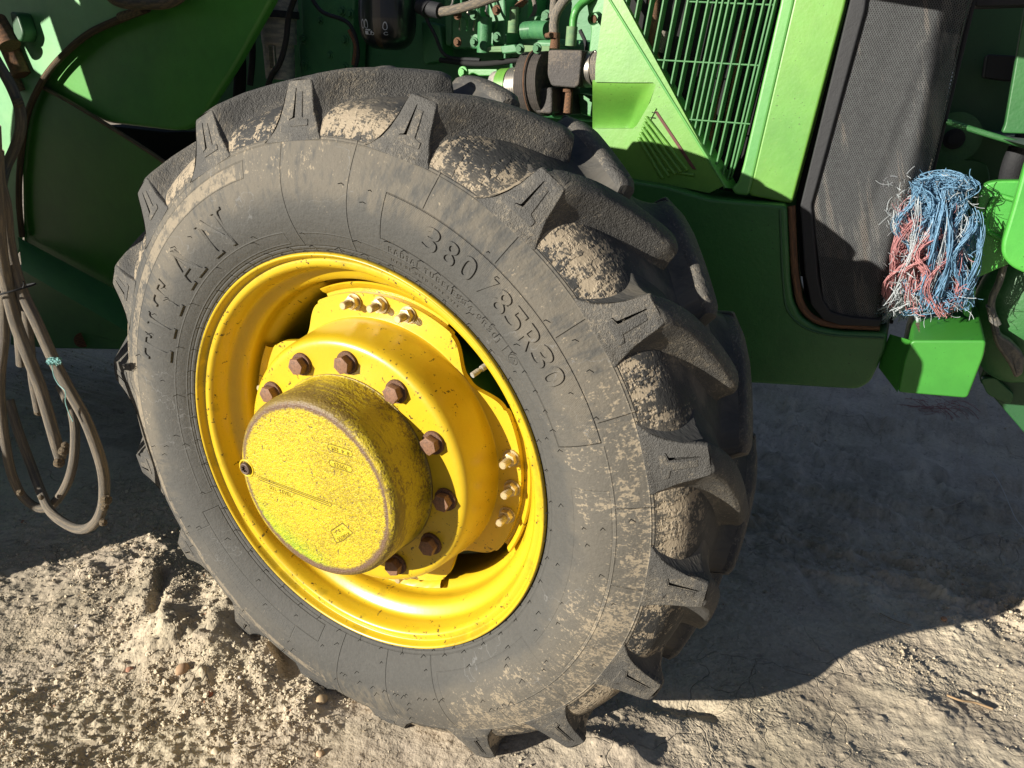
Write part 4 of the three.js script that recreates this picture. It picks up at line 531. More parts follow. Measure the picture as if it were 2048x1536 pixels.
{ // engine side, mostly in the shade of the hood and the mast
  const eng = group('engine', TR); eng.userData.label = 'green engine with filters, hoses and pump in deep shade';
  part('engine_block', box(2.3, 1.3, 0.3, -0.75, 1.05, -1.27, 0.02), M.engine, eng); part('sump', box(1.7, 0.30, 0.26, -0.45, 0.86, -1.08, 0.03), M.engine, eng);
  part('block_step', box(0.5, 0.20, 0.12, 0.02, 1.30, -1.07, 0.015), M.engine, eng);
  const z = -0.96, C = (x, y, q = z) => at(x, y, q);
  const cylPx = (x, y0, y1, r0, r1, zz, seg = 28) => { const a = C(x, y0, zz), b = C(x, y1, zz); const h = a.y - b.y, g = cyl(r0, r1, h, seg); g.translate((a.x + b.x) / 2, (a.y + b.y) / 2, zz); return g; };
  const wpx = (px, zz = z) => px / FPX * (CP.clone().sub(at(800, 100, zz)).dot(CF.clone().negate()));
  // grey sediment bowl with a sight window
  const bz = -0.94, bowl = part('sediment_bowl', join(cylPx(556, -40, 33, wpx(40), wpx(40), bz), cylPx(557, 34, 88, wpx(39), wpx(36), bz), cylPx(559, 88, 158, wpx(33), wpx(31), bz)), M.greyPlastic, eng, 'grey plastic filter bowl');
  part('bowl_collar', cylPx(556, 22, 36, wpx(44), wpx(44), bz), M.black, eng);
  { const a = C(544, 90, bz + wpx(30)), b = C(546, 136, bz + wpx(30)); part('sight_window', box(wpx(17), a.y - b.y, 0.012, (a.x + b.x) / 2, (a.y + b.y) / 2, bz + wpx(30)), M.steel, eng); }
  part('drain_tube', tubePx([[600, -30, bz + 0.08], [578, 30, bz + 0.07], [572, 80, bz + 0.07], [560, 125, bz + 0.07], [543, 152, bz + 0.06], [530, 190, bz + 0.05]], 0.0085, 40, 10), M.black, eng); part('wiring_loom', tubePx([[470, 40, -1.], [480, 130, -1.], [476, 230, -1.]], 0.02, 20, 10), M.dark, eng);
  // timing cover with bolts
  const cov = plate([[600, -45], [712, -45], [706, 60], [702, 150], [700, 190], [606, 190], [600, 150], [596, 92], [604, 80]], -1.03, 0.07, { bevel: 0.006, r: 0.01 }); part('side_cover', cov, M.engine, eng);
  const hb = () => { const w = cyl(0.014, 0.015, 0.004, 18), h = cyl(0.0095, 0.0095, 0.010, 6); w.rotateX(PI / 2); h.rotateX(PI / 2); h.translate(0, 0, 0.006); return toCreasedNormals(join(w, h), 35 * D2R); }, hbG = hb();
  for (const [x, y] of [[607, 78], [608, 130], [690, 80], [690, 135], [684, 22], [700, 28]]) { const o = part('cover_bolt', hbG, M.engine, eng), p = C(x, y, -1.028); o.position.copy(p); }
  // spin-on oil filter with printed marks
  { const fz = -0.9, p = C(775, 40, fz), r = wpx(56, fz), pr = smoothProf([[0.002, -0.22], [r * 0.55, -0.216], [r * 0.88, -0.195], [r, -0.165], [r, -0.06], [r, 0.2]], 5); const g = new THREE.LatheGeometry(pr.map(([a, b]) => new THREE.Vector2(a, b)), 48);
    const cv = document.createElement('canvas'); cv.width = 1024; cv.height = 512; const c = cv.getContext('2d'); c.fillStyle = '#14161c'; c.fillRect(0, 0, 1024, 512); c.fillStyle = '#3a2f22'; c.fillRect(140, 0, 46, 512); c.strokeStyle = c.fillStyle = '#c8ccd4'; c.lineWidth = 4;
    for (const [x, y] of [[60, 200], [90, 200], [210, 205]]) { c.beginPath(); c.ellipse(x, y, 12, 16, 0, 0, 7); c.stroke(); } c.fillRect(74, 235, 26, 30); c.fillRect(80, 222, 40, 8); c.beginPath(); c.arc(108, 250, 16, 0, 7); c.stroke(); c.beginPath(); c.arc(128, 255, 12, 0, 7); c.stroke(); c.fillRect(124, 232, 6, 18); c.beginPath(); c.arc(215, 250, 12, 0.4, 5.5); c.stroke();
    const t = new THREE.CanvasTexture(cv); t.colorSpace = THREE.SRGBColorSpace; t.wrapS = t.wrapT = THREE.RepeatWrapping; t.offset.x = 0.0;
    const o = part('oil_filter', g, phy({ map: t, roughness: 0.35, clearcoat: 0.4, side: THREE.DoubleSide }), eng, 'black spin-on oil filter with white printed symbols'); o.position.copy(p); o.position.y = C(775, 100, fz).y + 0.22; o.rotation.y = -0.75; }
  // injection equipment and the sunlit ledge
  const pump = [['pump_body', [[903, 10], [960, 10], [960, 98], [903, 98]], -0.96], ['pump_body', [[975, -10], [1010, -10], [1012, 92], [978, 92]], -0.94], ['pump_body', [[1020, -40], [1060, -40], [1052, 60], [1016, 60]], -1.], ['pump_body', [[886, -40], [906, -40], [904, 92], [890, 92]], -0.99]];
  for (const [n, pts, zz] of pump) part(n, plate(pts, zz, 0.12, { bevel: 0.008, r: 0.012 }), M.engine, eng);
  part('pump_port', cylPx(969, 34, 106, wpx(13), wpx(13), -0.9), M.engine, eng); part('pump_ledge', plate([[980, 93], [1045, 90], [1100, 92], [1098, 104], [958, 104], [962, 97]], -0.89, 0.12, { bevel: 0.003, r: 0.004 }), M.dusty, eng, 'dusty pale ledge catching the sun');
  part('pump_cap', join(rod(C(1046, 62, -0.9), C(1068, 60, -0.9), wpx(15), 18), rod(C(1070, 60, -0.89), C(1098, 61, -0.87), wpx(15), 20)), M.engine, eng); part('pump_lug', plate([[1036, 55], [1058, 34], [1077, 30], [1070, 42], [1050, 56]], -0.92, 0.02, { bevel: 0.002 }), M.engine, eng); part('pump_lug', plate([[1078, 40], [1088, 24], [1102, 24], [1108, 44], [1100, 60]], -0.92, 0.03, { bevel: 0.004, r: 0.008 }), M.engine, eng);
  { const o = part('lug_bolt', hbG, M.engine, eng); o.position.copy(C(1093, 32, -0.918)); }
  part('pipe_fitting', join(cylPx(1028, 14, 42, wpx(8), wpx(8), -0.88, 6), cylPx(1026, 42, 66, wpx(9), wpx(9), -0.88, 12)), M.dusty, eng); part('elbow_fitting', rod(C(1034, 16, -0.9), C(1052, -2, -0.9), 0.009, 10), M.rustIron, eng);
  part('lever', tubePx([[1012, 70, -0.86], [1011, 95, -0.855], [1010, 117, -0.85]], 0.0035, 10, 8), M.engine, eng);
  part('dusty_hose', tubePx([[860, 26, -0.87], [905, 20, -0.84], [950, 8, -0.83], [990, -6, -0.83], [1040, -25, -0.84]], 0.0115, 30, 12), M.hose, eng); part('hose_end', rod(C(838, 12, -0.86), C(880, 22, -0.855), 0.019, 16), M.black, eng); part('hose_end', rod(C(850, 14, -0.86), C(858, 20, -0.857), 0.023, 16), M.black, eng);
  part('coolant_hose', tubePx([[1108, 68, -0.84], [1108, 48, -0.84], [1112, 28, -0.84], [1122, 10, -0.84], [1138, -8, -0.85], [1160, -25, -0.87]], 0.0118, 40, 14), M.hoseGrey, eng); part('coolant_hose', tubePx([[1105, 36, -0.89], [1108, 5, -0.89], [1112, -40, -0.89]], 0.0095, 20, 12), M.hoseGrey, eng);
  part('hose_clamp', join(cylPx(1108, 65, 76, 0.0145, 0.0145, -0.84), rod(C(1093, 71, -0.83), C(1102, 70, -0.82), 0.006, 8)), M.rustIron, eng); part('hose_barb', cylPx(1110, 76, 97, 0.011, 0.0125, -0.84, 6), M.rustIron, eng);
  part('green_pipe', tubePx([[1146, 54, -0.85], [1147, 40, -0.85], [1152, 22, -0.85], [1163, 8, -0.86], [1178, -3, -0.87], [1200, -16, -0.89]], 0.0095, 40, 12), G(0.07, 0.30, 0.06), eng); part('pipe_nut', cylPx(1143, 53, 92, 0.0135, 0.0135, -0.85, 6), M.dusty, eng);
  // injection lines, wiring and small fixings
  for (let i = 0; i < 6; i++) part('injection_line', tubePx([[902 + i * 17, -30, -0.92], [906 + i * 17, 4 + 3 * i, -0.90], [900 + i * 18, 20 + 4 * (i % 3), -0.89], [918 + i * 15, 34 + 6 * (i % 2), -0.90], [920 + i * 14, 60, -0.93]], 0.0034, 26, 7), i % 2 ? M.engine : M.steel, eng);
  for (const [pts, r, m] of [[[[610, -30], [640, 20], [700, 50], [716, 110], [700, 160]], 0.006, M.black], [[[860, -30], [852, 30], [870, 70], [890, 110], [960, 120]], 0.005, M.black], [[[1060, -30], [1070, 20], [1060, 40]], 0.006, M.hoseGrey], [[[700, 60], [712, 90], [708, 130]], 0.008, M.rustIron], [[[470, -20], [498, 40], [505, 100], [500, 170]], 0.010, M.black], [[[1160, 60], [1172, 90], [1168, 130]], 0.005, M.black], [[[880, 120], [960, 128], [1050, 118]], 0.007, M.dark]]) part('pipe', tubePx(pts.map(([x, y]) => [x, y, -0.94]), r, 30, 8), m, eng);
  for (const [x, y, zz] of [[915, 30, -0.857], [948, 30, -0.857], [915, 84, -0.857], [948, 84, -0.857], [993, 20, -0.837], [994, 74, -0.837], [1036, 20, -0.897], [1040, 98, -0.788], [1074, 97, -0.788], [640, 40, -1.028], [660, 110, -1.028]]) { const o = part('flange_bolt', hbG, x % 2 ? M.rustIron : M.engine, eng); o.position.copy(C(x, y, zz)); o.scale.setScalar(0.8); }
  part('fuel_line_block', plate([[1000, 92], [1030, 88], [1036, 104], [1004, 108]], -0.80, 0.03, { bevel: 0.003 }), M.engine, eng); part('mount_foot', plate([[842, 40], [880, 50], [888, 120], [846, 130]], -0.99, 0.06, { bevel: 0.006, r: 0.01 }), M.engine, eng);
  // cast housing between two hose couplings
  const cz = -0.83, hs = group('pump_housing', TR); hs.userData.label = 'rusty dark cast pump housing between two clamped couplings';
  part('upper_block', plate([[1096, 99], [1164, 100], [1164, 112], [1158, 170], [1150, 176], [1102, 172], [1094, 150]], cz + 0.05, 0.13, { bevel: 0.007, r: 0.008 }), M.castIron, hs);
  { const a = C(1054, 170, cz), b = C(1096, 168, cz), g = (x0, x1, r) => { const p = a.clone().lerp(b, x0), q = a.clone().lerp(b, x1); return along(cyl(r, r, p.distanceTo(q), 40), p, q); }; part('round_flange', join(g(0, 0.42, wpx(56, cz)), g(0.42, 0.56, wpx(59, cz)), g(0.56, 1.0, wpx(56, cz))), M.castIron, hs); part('flange_seam', g(0.47, 0.52, wpx(60, cz)), M.rustIron, hs); }
  part('lower_block', plate([[1064, 178], [1104, 174], [1104, 228], [1070, 226]], cz + 0.045, 0.1, { bevel: 0.006, r: 0.01 }), M.castIron, hs); part('shadow_web', plate([[1100, 172], [1135, 175], [1142, 230], [1108, 232]], cz - 0.01, 0.08, { bevel: 0.004 }), M.castIron, hs); part('drain_stub', join(cylPx(1136, 176, 184, 0.012, 0.012, cz + 0.02), cylPx(1137, 184, 226, 0.0095, 0.011, cz + 0.02, 6)), M.rustIron, hs);
  { const a = C(1164, 140, cz), b = C(1196, 138, cz); const seg = (t0, t1, r) => { const p = a.clone().lerp(b, t0), q = a.clone().lerp(b, t1); return along(cyl(r, r, p.distanceTo(q), 32), p, q); }; part('right_coupling', seg(-0.2, 1.2, wpx(28, cz)), M.hoseGrey, hs); part('clamp_band', seg(0.28, 0.78, wpx(30, cz)), M.steel, hs); part('clamp_screw', rod(C(1179, 108, cz), C(1192, 104, cz), 0.005, 10), M.steel, hs); }
  { const a = C(992, 176, cz - 0.02), b = C(1056, 172, cz - 0.01), seg = (t0, t1, r) => { const p = a.clone().lerp(b, t0), q = a.clone().lerp(b, t1); return along(cyl(r, r, p.distanceTo(q), 32), p, q); }; part('left_coupling', seg(0, 1, wpx(30, cz)), M.greyPlastic, hs); part('green_ring', seg(0.22, 0.52, wpx(34, cz)), M.hood, hs); part('clamp_band', seg(0.56, 0.84, wpx(34.5, cz)), M.steel, hs); part('clamp_screw', rod(C(1030, 142, cz + 0.02), C(1042, 138, cz + 0.02), 0.0045, 10), M.brass, hs); }
  part('small_bracket', plate([[916, 140], [930, 138], [995, 138], [993, 152], [958, 152], [945, 146], [935, 152], [920, 152]], -0.89, 0.05, { bevel: 0.003, r: 0.005 }), G(0.06, 0.26, 0.05), eng); { const o = part('bracket_bolt', hbG, M.front, eng); o.position.copy(C(926, 144, -0.888)); }
  part('green_stay', plate([[1172, 0], [1215, -10], [1205, 60], [1195, 130], [1176, 120], [1182, 60]], -0.88, 0.02, { bevel: 0.003, r: 0.006 }), G(0.06, 0.26, 0.06), eng); part('open_port', along(new THREE.CylinderGeometry(0.012, 0.014, 0.03, 18, 1, true), C(1186, 38, -0.84), C(1196, 34, -0.87)), M.engine, eng); part('port_rust', rod(C(1187, 38, -0.852), C(1189, 37, -0.855), 0.009, 14), M.rustIron, eng);
  part('lower_stay', plate([[1154, 186], [1196, 194], [1194, 236], [1160, 228], [1158, 206]], -0.88, 0.05, { bevel: 0.004, r: 0.008 }), G(0.06, 0.26, 0.06), eng); part('small_tap', rod(C(1036, 206, -0.82), C(1040, 214, -0.82), 0.005, 8), M.greyPlastic, eng);
  part('axle_beam', box(0.5, 0.34, 0.5, -0.05, 0.62, -0.95, 0.03), M.deep, TR);
}
{ // left of the wheel: arched mounting plate, side tank and lower guard
  const z = -0.7;
  const arcE = [[292, 14], [260, 26], [211, 46], [178, 62], [150, 82], [126, 104], [105, 126], [88, 148], [74, 172], [62, 196], [52, 222], [44, 260], [36, 330], [34, 400], [40, 470]];
  const arch = group('arched_plate', TR); arch.userData.label = 'pale green arched mounting plate with a dirty rolled edge';
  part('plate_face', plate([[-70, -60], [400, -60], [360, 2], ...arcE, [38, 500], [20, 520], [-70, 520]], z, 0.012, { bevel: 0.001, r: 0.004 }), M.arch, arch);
  part('rolled_edge', tubePx(arcE.map(([x, y]) => [x + 4, y + 3, z + 0.004]), 0.0105, 80, 10), std({ color: col(0.20, 0.15, 0.10), map: rep(grime, 5), bumpMap: rep(paintBump, 10), bumpScale: 0.004, roughness: 1, side: THREE.DoubleSide }), arch, 'rolled edge caked with brown dirt');
  part('caked_mud', tubePx([[240, 34, z + 0.01], [262, 27, z + 0.014], [285, 18, z + 0.01]], 0.012, 14, 9), M.mud, arch); part('mud_clump', tubePx([[22, 150, z + 0.012], [34, 165, z + 0.014], [42, 182, z + 0.01]], 0.016, 10, 9), M.mud, arch);
  part('bent_pipe', join(tubePx([[205, -20, z + 0.05], [235, 4, z + 0.05], [290, 9, z + 0.05], [340, 6, z + 0.05], [380, -20, z + 0.05]], 0.013, 30, 12)), M.mud, TR); part('pipe_lug', plate([[200, -30], [215, 6], [228, 14], [240, 6], [236, -30]], z + 0.03, 0.02, { bevel: 0.003, r: 0.01 }), M.arch, TR);
  part('hinge_pin', join(rod(at(-10, 40, z + 0.06), at(20, 92, z + 0.06), 0.034, 20), rod(at(4, 60, z + 0.02), at(44, 150, z + 0.02), 0.03, 20)), M.rustIron, TR); part('hinge_knuckle', plate([[18, 22], [34, 26], [47, 66], [42, 84], [28, 80], [24, 50]], z + 0.05, 0.05, { bevel: 0.008, r: 0.012 }), M.deep, TR);
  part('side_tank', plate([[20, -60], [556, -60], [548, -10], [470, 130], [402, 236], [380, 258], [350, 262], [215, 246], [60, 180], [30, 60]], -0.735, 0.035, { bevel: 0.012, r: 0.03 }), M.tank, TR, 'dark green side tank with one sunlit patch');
  part('tank_bracket', plate([[205, 250], [330, 264], [420, 262], [440, 300], [330, 330], [210, 262]], -0.9, 0.10, { bevel: 0.004 }), M.dark, TR);
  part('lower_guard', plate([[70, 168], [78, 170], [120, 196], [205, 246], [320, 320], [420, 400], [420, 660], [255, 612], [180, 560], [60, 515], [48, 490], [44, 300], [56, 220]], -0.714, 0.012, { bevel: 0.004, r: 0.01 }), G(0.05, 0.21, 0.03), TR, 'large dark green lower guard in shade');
  part('guard_strip', tubePx([[80, 172, -0.712], [140, 204, -0.712], [205, 244, -0.712], [320, 318, -0.712], [400, 378, -0.712]], 0.007, 30, 8), M.mud, TR);
  part('step_plate', (() => { const a = at(36, 474, -0.7), b = at(266, 598, -0.7), c = at(262, 668, -0.57), d = at(44, 540, -0.57); return quadMesh([[a, b], [d, c]]); })(), G(0.06, 0.23, 0.05), TR); part('lower_skirt', plate([[30, 530], [262, 660], [290, 700], [100, 697], [20, 690]], -0.76, 0.08, { bevel: 0.006, r: 0.01 }), G(0.075, 0.26, 0.07), TR);
  part('rusty_socket', join(rod(at(165, 680, -0.755), at(164, 681, -0.8), 0.03, 20)), M.rustIron, TR);
  // mast and cab steps stand left of the frame: they shade the engine, the tank and the ground
  const zc = 0.10, mast = group('mast', TR), V = (a) => a.map(([x, y]) => new THREE.Vector2(x, y));
  const s = roundShape(V([[-1.062, 0.86], [-0.992, 1.242], [-0.982, 2.3], [-2.900, 2.3], [-2.900, 1.602], [-2.532, 1.572], [-2.427, 1.482], [-2.552, 1.242], [-2.682, 0.86]]), 0.01);
  for (const h of [[[-2.220, 1.632], [-2.147, 1.387], [-2.242, 1.412], [-2.372, 1.472], [-2.387, 1.532], [-2.292, 1.602]], [[-2.522, 1.782], [-2.477, 1.782], [-2.452, 1.697]], [[-2.402, 1.782], [-2.357, 1.782], [-2.342, 1.702], [-2.367, 1.717]], [[-2.242, 1.782], [-2.212, 1.782], [-2.192, 1.667]], [[-2.142, 1.782], [-2.097, 1.782], [-2.057, 1.657], [-2.092, 1.677]], [[-2.027, 1.782], [-1.952, 1.782], [-1.952, 1.722], [-1.992, 1.697]]]) s.holes.push(roundShape(V(h), 0.004));
  const mg = new THREE.ExtrudeGeometry(s, { depth: 0.02, bevelEnabled: false }); mg.translate(0, 0, zc - 0.02);
  part('mast_plate', mg, M.tank, mast); part('mast_stay', box(0.08, 0.08, 0.75, -1.6, 2.0, -0.28, 0.01), M.deep, mast);
  part('cab_steps', box(2.6, 1.14, 0.10, -2.71, 0.56, 0.55, 0.01), M.deep, TR); part('cab_platform', box(2.4, 0.04, 0.95, -2.80, 0.98, 0.125, 0.01), M.deep, TR); part('chassis', box(1.75, 0.30, 0.6, -0.625, 0.66, -1.05, 0.02), M.deep, TR); part('gearbox', box(0.9, 0.5, 0.55, -0.52, 0.50, -1.06, 0.05), M.deep, TR);
}

// ---------- things hanging on, lying about or standing in front ----------
function thing(name, label, category, grp) { return tag(group(name, scene), label, category, grp); }
{ // hydraulic hoses hanging left of the wheel, tied together
  const hose = (label, pts, r, mat, lumps = []) => { const h = thing('hydraulic_hose', label, 'hose'); part('hose', tubePx(pts, r, 120, 12), mat, h); for (const [x, y, z, s] of lumps) { const g = new THREE.IcosahedronGeometry(s, 2), p = g.attributes.position; for (let i = 0; i < p.count; i++) { const f = 0.75 + 0.5 * nC(p.getX(i) * 9 + x, p.getY(i) * 9 + p.getZ(i) * 7); p.setXYZ(i, p.getX(i) * f, p.getY(i) * f, p.getZ(i) * f); } g.computeVertexNormals(); const q = at(x, y, z); g.translate(q.x, q.y, q.z); part('mud_lump', g, M.mud, h); } return h; };
  hose('dusty black hose whose big loop hangs lowest, nearest the tyre', [[-6, 300, 0.10], [-2, 360, 0.10], [10, 410, 0.10], [16, 473, 0.10], [30, 541, 0.10], [47, 590, 0.10], [73, 644, 0.10], [95, 693, 0.10], [113, 732, 0.10], [142, 786, 0.10], [171, 839, 0.10], [192, 893, 0.10], [206, 942, 0.10], [208, 996, 0.09], [199, 1032, 0.08], [180, 1054, 0.07], [155, 1058, 0.06], [124, 1043, 0.05], [99, 1020, 0.03], [83, 986, 0.01], [62, 930, -0.02], [36, 860, -0.03], [18, 800, -0.04]], 0.0118, M.hose, [[212, 1000, 0.10, 0.012], [209, 1014, 0.10, 0.009], [206, 1045, 0.09, 0.009]]);
  hose('straight thick hose ending in a muddy blob above the loop', [[-14, 250, 0.13], [-6, 400, 0.13], [2, 507, 0.13], [15, 576, 0.12], [31, 644, 0.12], [55, 708, 0.12], [79, 771, 0.11], [95, 825, 0.11], [112, 885, 0.11], [121, 915, 0.10]], 0.0125, M.hose, [[127, 902, 0.115, 0.011], [118, 925, 0.11, 0.012], [130, 890, 0.11, 0.008]]);
  hose('hose at the left edge curving under the muddy blob behind the loop', [[4, 500, 0.05], [8, 610, 0.05], [8, 673, 0.05], [1, 742, 0.05], [0, 790, 0.05], [4, 838, 0.05], [11, 888, 0.05], [25, 952, 0.04], [46, 994, 0.03], [72, 1014, 0.02], [94, 1016, 0.01], [117, 996, -0.01], [140, 952, -0.03], [150, 888, -0.05], [146, 830, -0.07], [120, 770, -0.08]], 0.0115, M.hose, [[40, 985, 0.05, 0.009], [82, 995, 0.03, 0.007]]);
  hose('dark hose end with a muddy knuckle, half hidden behind the bundle', [[52, 620, 0.02], [60, 690, 0.02], [66, 760, 0.02], [73, 800, 0.02], [77, 822, 0.02]], 0.010, M.hose, [[77, 824, 0.02, 0.010]]);
  hose('grimy hose bowing out at the top left over the arched plate', [[-40, 60, -0.2], [-8, 120, -0.2], [10, 150, -0.2], [27, 183, -0.2], [40, 220, -0.2], [41, 258, -0.2], [30, 295, -0.2], [12, 335, -0.18], [2, 380, -0.12], [6, 450, -0.06], [22, 560, -0.02], [36, 640, 0], [44, 730, 0]], 0.0125, M.hose, [[36, 205, -0.19, 0.012]]);
  const t = thing('cable_tie', 'thin black cable tie strapped round the hose bundle', 'cable tie'); part('band', (() => { const pts = []; for (let i = 0; i < 24; i++) { const a = i / 24 * 2 * PI, c = at(20 + 27 * cos(a), 581 - 5 * cos(a) + 3 * sin(a), 0.105); c.z += 0.045 * sin(a) - 0.0; pts.push(c); } return tube(pts, 0.0022, 80, 8, true); })(), M.black, t); part('tail', tubePx([[44, 578, 0.105], [48, 570, 0.11], [47, 563, 0.115]], 0.0016, 8, 6), M.black, t);
}
const strandMat = (r, g, b) => phy({ color: col(r, g, b), roughness: 0.5, sheen: 0.3, side: THREE.DoubleSide, transmission: 0.0 });
function strands(n, seed, path, r0) {              // n loose fibres, each a thin three-sided tube
  const r = rng(seed), gs = []; for (let i = 0; i < n; i++) { const p = path(r, i); if (p) gs.push(new THREE.TubeGeometry(new THREE.CatmullRomCurve3(p), 11, r0 * (0.7 + 0.6 * r()), 3)); } return join(gs);
}
{ // tangle of baler twine stuffed beside the screen
  const b = thing('twine_bundle', 'frayed tangle of blue, red and pale baler twine hanging over the green block', 'twine');
  const V = (x, y, z) => at(x - 14, 345 + (y - 345) * 0.955, z), Z0 = -0.735;
  // fibres run in clumps: each clump has its own wandering course, its fibres keep near it and splay at the ends
  const hang = (x0, x1, y0, y1, bow, dz, nc = 22) => { const cl = []; return (r) => {
    if (!cl.length) for (let i = 0; i < nc; i++) { const u = r(); cl.push({ sx: lerp(x0[0], x0[1], u), ex: lerp(x1[0], x1[1], clamp(u + 0.7 * (r() - 0.5))), sy: lerp(y0[0], y0[1], r()), ey: lerp(y1[0], y1[1], r() ** 0.7), z: r() - 0.4, a: 6 + 14 * r(), p: r() * 6.28, k: 3 + 5 * r() }); }
    const c = cl[floor(r() * nc)], w = r(), N = 7, pts = [], sp = 3 + 9 * r() ** 2, q = r() * 6.28, t0 = 0.25 * r() ** 2, t1 = 1 - 0.35 * r() ** 2, am = 2 + 5 * r(), fr = 5 + 8 * r();
    for (let k = 0; k <= N; k++) { const t = lerp(t0, t1, k / N), s2 = sp * (0.5 + 1.3 * abs(t - 0.4)); pts.push(V(lerp(c.sx, c.ex, t) + bow * sin(t * PI) + c.a * sin(c.p + t * c.k) + s2 * cos(q + t) + am * sin(q + t * fr), lerp(c.sy, c.ey, t) + s2 * 0.6 * sin(q) + 4 * (r() - 0.5), Z0 + dz * c.z + 0.03 * sin(t * PI) * w + 0.010 * sin(q + t * fr * 0.7))); }
    return pts; }; };
  const coil = (cx, cy, rx, ry, dz) => (r) => { const a0 = r() * 6.28, n = 2 + 3 * r(), f = 0.45 + 0.6 * r(), ox = 16 * (r() - 0.5), oy = 12 * (r() - 0.5), z = Z0 + dz * (r() - 0.5), pts = []; for (let k = 0; k <= 7; k++) { const a = a0 + k / 7 * n; pts.push(V(cx + ox + rx * f * cos(a) + 3 * (r() - 0.5), cy + oy + ry * f * sin(a) + 3 * (r() - 0.5), z + 0.02 * sin(a))); } return pts; };
  const fray = (x0, x1, y0, y1, len) => (r) => { const x = lerp(x0, x1, r()), y = lerp(y0, y1, r()), a = r() * 6.28, l = len * (0.3 + r()), z = Z0 + 0.02 + 0.06 * r(), c = (r() - 0.5) * 2, pts = []; for (let k = 0; k <= 4; k++) { const t = k / 4; pts.push(V(x + l * t * cos(a + c * t), y + l * t * sin(a + c * t) , z + 0.01 * t)); } return pts; };
  const B = [strands(760, 1, hang([1862, 1954], [1858, 1952], [350, 450], [500, 634], 6, 0.12), 0.00085), strands(240, 2, hang([1850, 1960], [1850, 1950], [345, 380], [370, 430], 4, 0.12), 0.0009), strands(300, 3, hang([1836, 1900], [1826, 1930], [355, 430], [420, 535], -10, 0.12), 0.0009), strands(240, 4, fray(1862, 1956, 355, 630, 26), 0.0007), strands(22, 5, hang([1784, 1800], [1880, 1938], [640, 650], [606, 640], 0, 0.03), 0.0011), strands(150, 14, hang([1870, 1950], [1846, 1938], [550, 600], [595, 646], 0, 0.10), 0.0008), strands(130, 16, coil(1858, 455, 34, 46, 0.10), 0.0008), strands(110, 17, coil(1850, 560, 34, 46, 0.10), 0.0008), strands(120, 19, coil(1900, 380, 60, 34, 0.12), 0.0008)];
  const Rd = [strands(560, 6, hang([1850, 1908], [1788, 1888], [420, 530], [560, 650], -8, 0.12), 0.00085), strands(260, 7, hang([1885, 1930], [1886, 1940], [400, 500], [540, 632], 5, 0.12), 0.00085), strands(110, 8, coil(1852, 430, 44, 44, 0.10), 0.0008), strands(120, 9, fray(1806, 1950, 420, 640, 22), 0.0007), strands(170, 15, coil(1900, 606, 40, 26, 0.10), 0.0008), strands(100, 18, coil(1836, 530, 30, 56, 0.08), 0.0008)];
  const Wt = [strands(160, 10, hang([1840, 1948], [1798, 1944], [355, 480], [520, 645], 0, 0.12), 0.0007), strands(260, 11, fray(1788, 1958, 348, 648, 28), 0.00055), strands(200, 12, hang([1805, 1850], [1782, 1850], [540, 600], [630, 664], 0, 0.06), 0.0008), strands(130, 13, coil(1846, 440, 44, 60, 0.09), 0.0007)];
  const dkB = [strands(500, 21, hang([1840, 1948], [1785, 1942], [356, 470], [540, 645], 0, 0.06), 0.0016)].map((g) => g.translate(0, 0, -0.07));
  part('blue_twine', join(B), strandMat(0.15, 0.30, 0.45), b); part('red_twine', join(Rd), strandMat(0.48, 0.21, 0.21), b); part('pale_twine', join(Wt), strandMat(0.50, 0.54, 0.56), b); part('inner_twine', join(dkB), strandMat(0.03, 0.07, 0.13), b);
  const s = thing('twine_scrap', 'small knot of pale blue-green twine caught on the looping hose', 'twine scrap');
  const tz = 0.125, knot = strands(46, 31, (r) => { const pts = [], a0 = r() * 6.28; for (let k = 0; k <= 4; k++) pts.push(at(107 + 24 * (r() - 0.5) + 5 * cos(a0 + k), 722 + 16 * (r() - 0.5), tz + 0.03 * (r() - 0.5))); return pts; }, 0.0009), tail = tubePx([[104, 730, tz], [108, 752, tz], [118, 770, tz], [130, 782, tz], [131, 805, tz], [138, 826, tz], [146, 843, tz]], 0.0011, 40, 4);
  part('fibres', join(knot, tail), strandMat(0.22, 0.44, 0.42), s);
  const t = thing('twine_tuft', 'faded red wisp of twine on the shaded ground under the green block', 'twine tuft');
  part('fibres', strands(34, 41, (r) => { const pts = [], c = atY(1876 + 60 * (r() - 0.5), 808 + 26 * (r() - 0.5), 0.02), a0 = r() * 6.28; for (let k = 0; k <= 4; k++) pts.push(new THREE.Vector3(c.x + 0.03 * k * cos(a0 + 0.3 * k), groundY(c.x, c.z) + 0.012 * sin(k) + 0.008, c.z + 0.03 * k * sin(a0 + 0.3 * k))); return pts; }, 0.0012), strandMat(0.40, 0.17, 0.14), t);
}
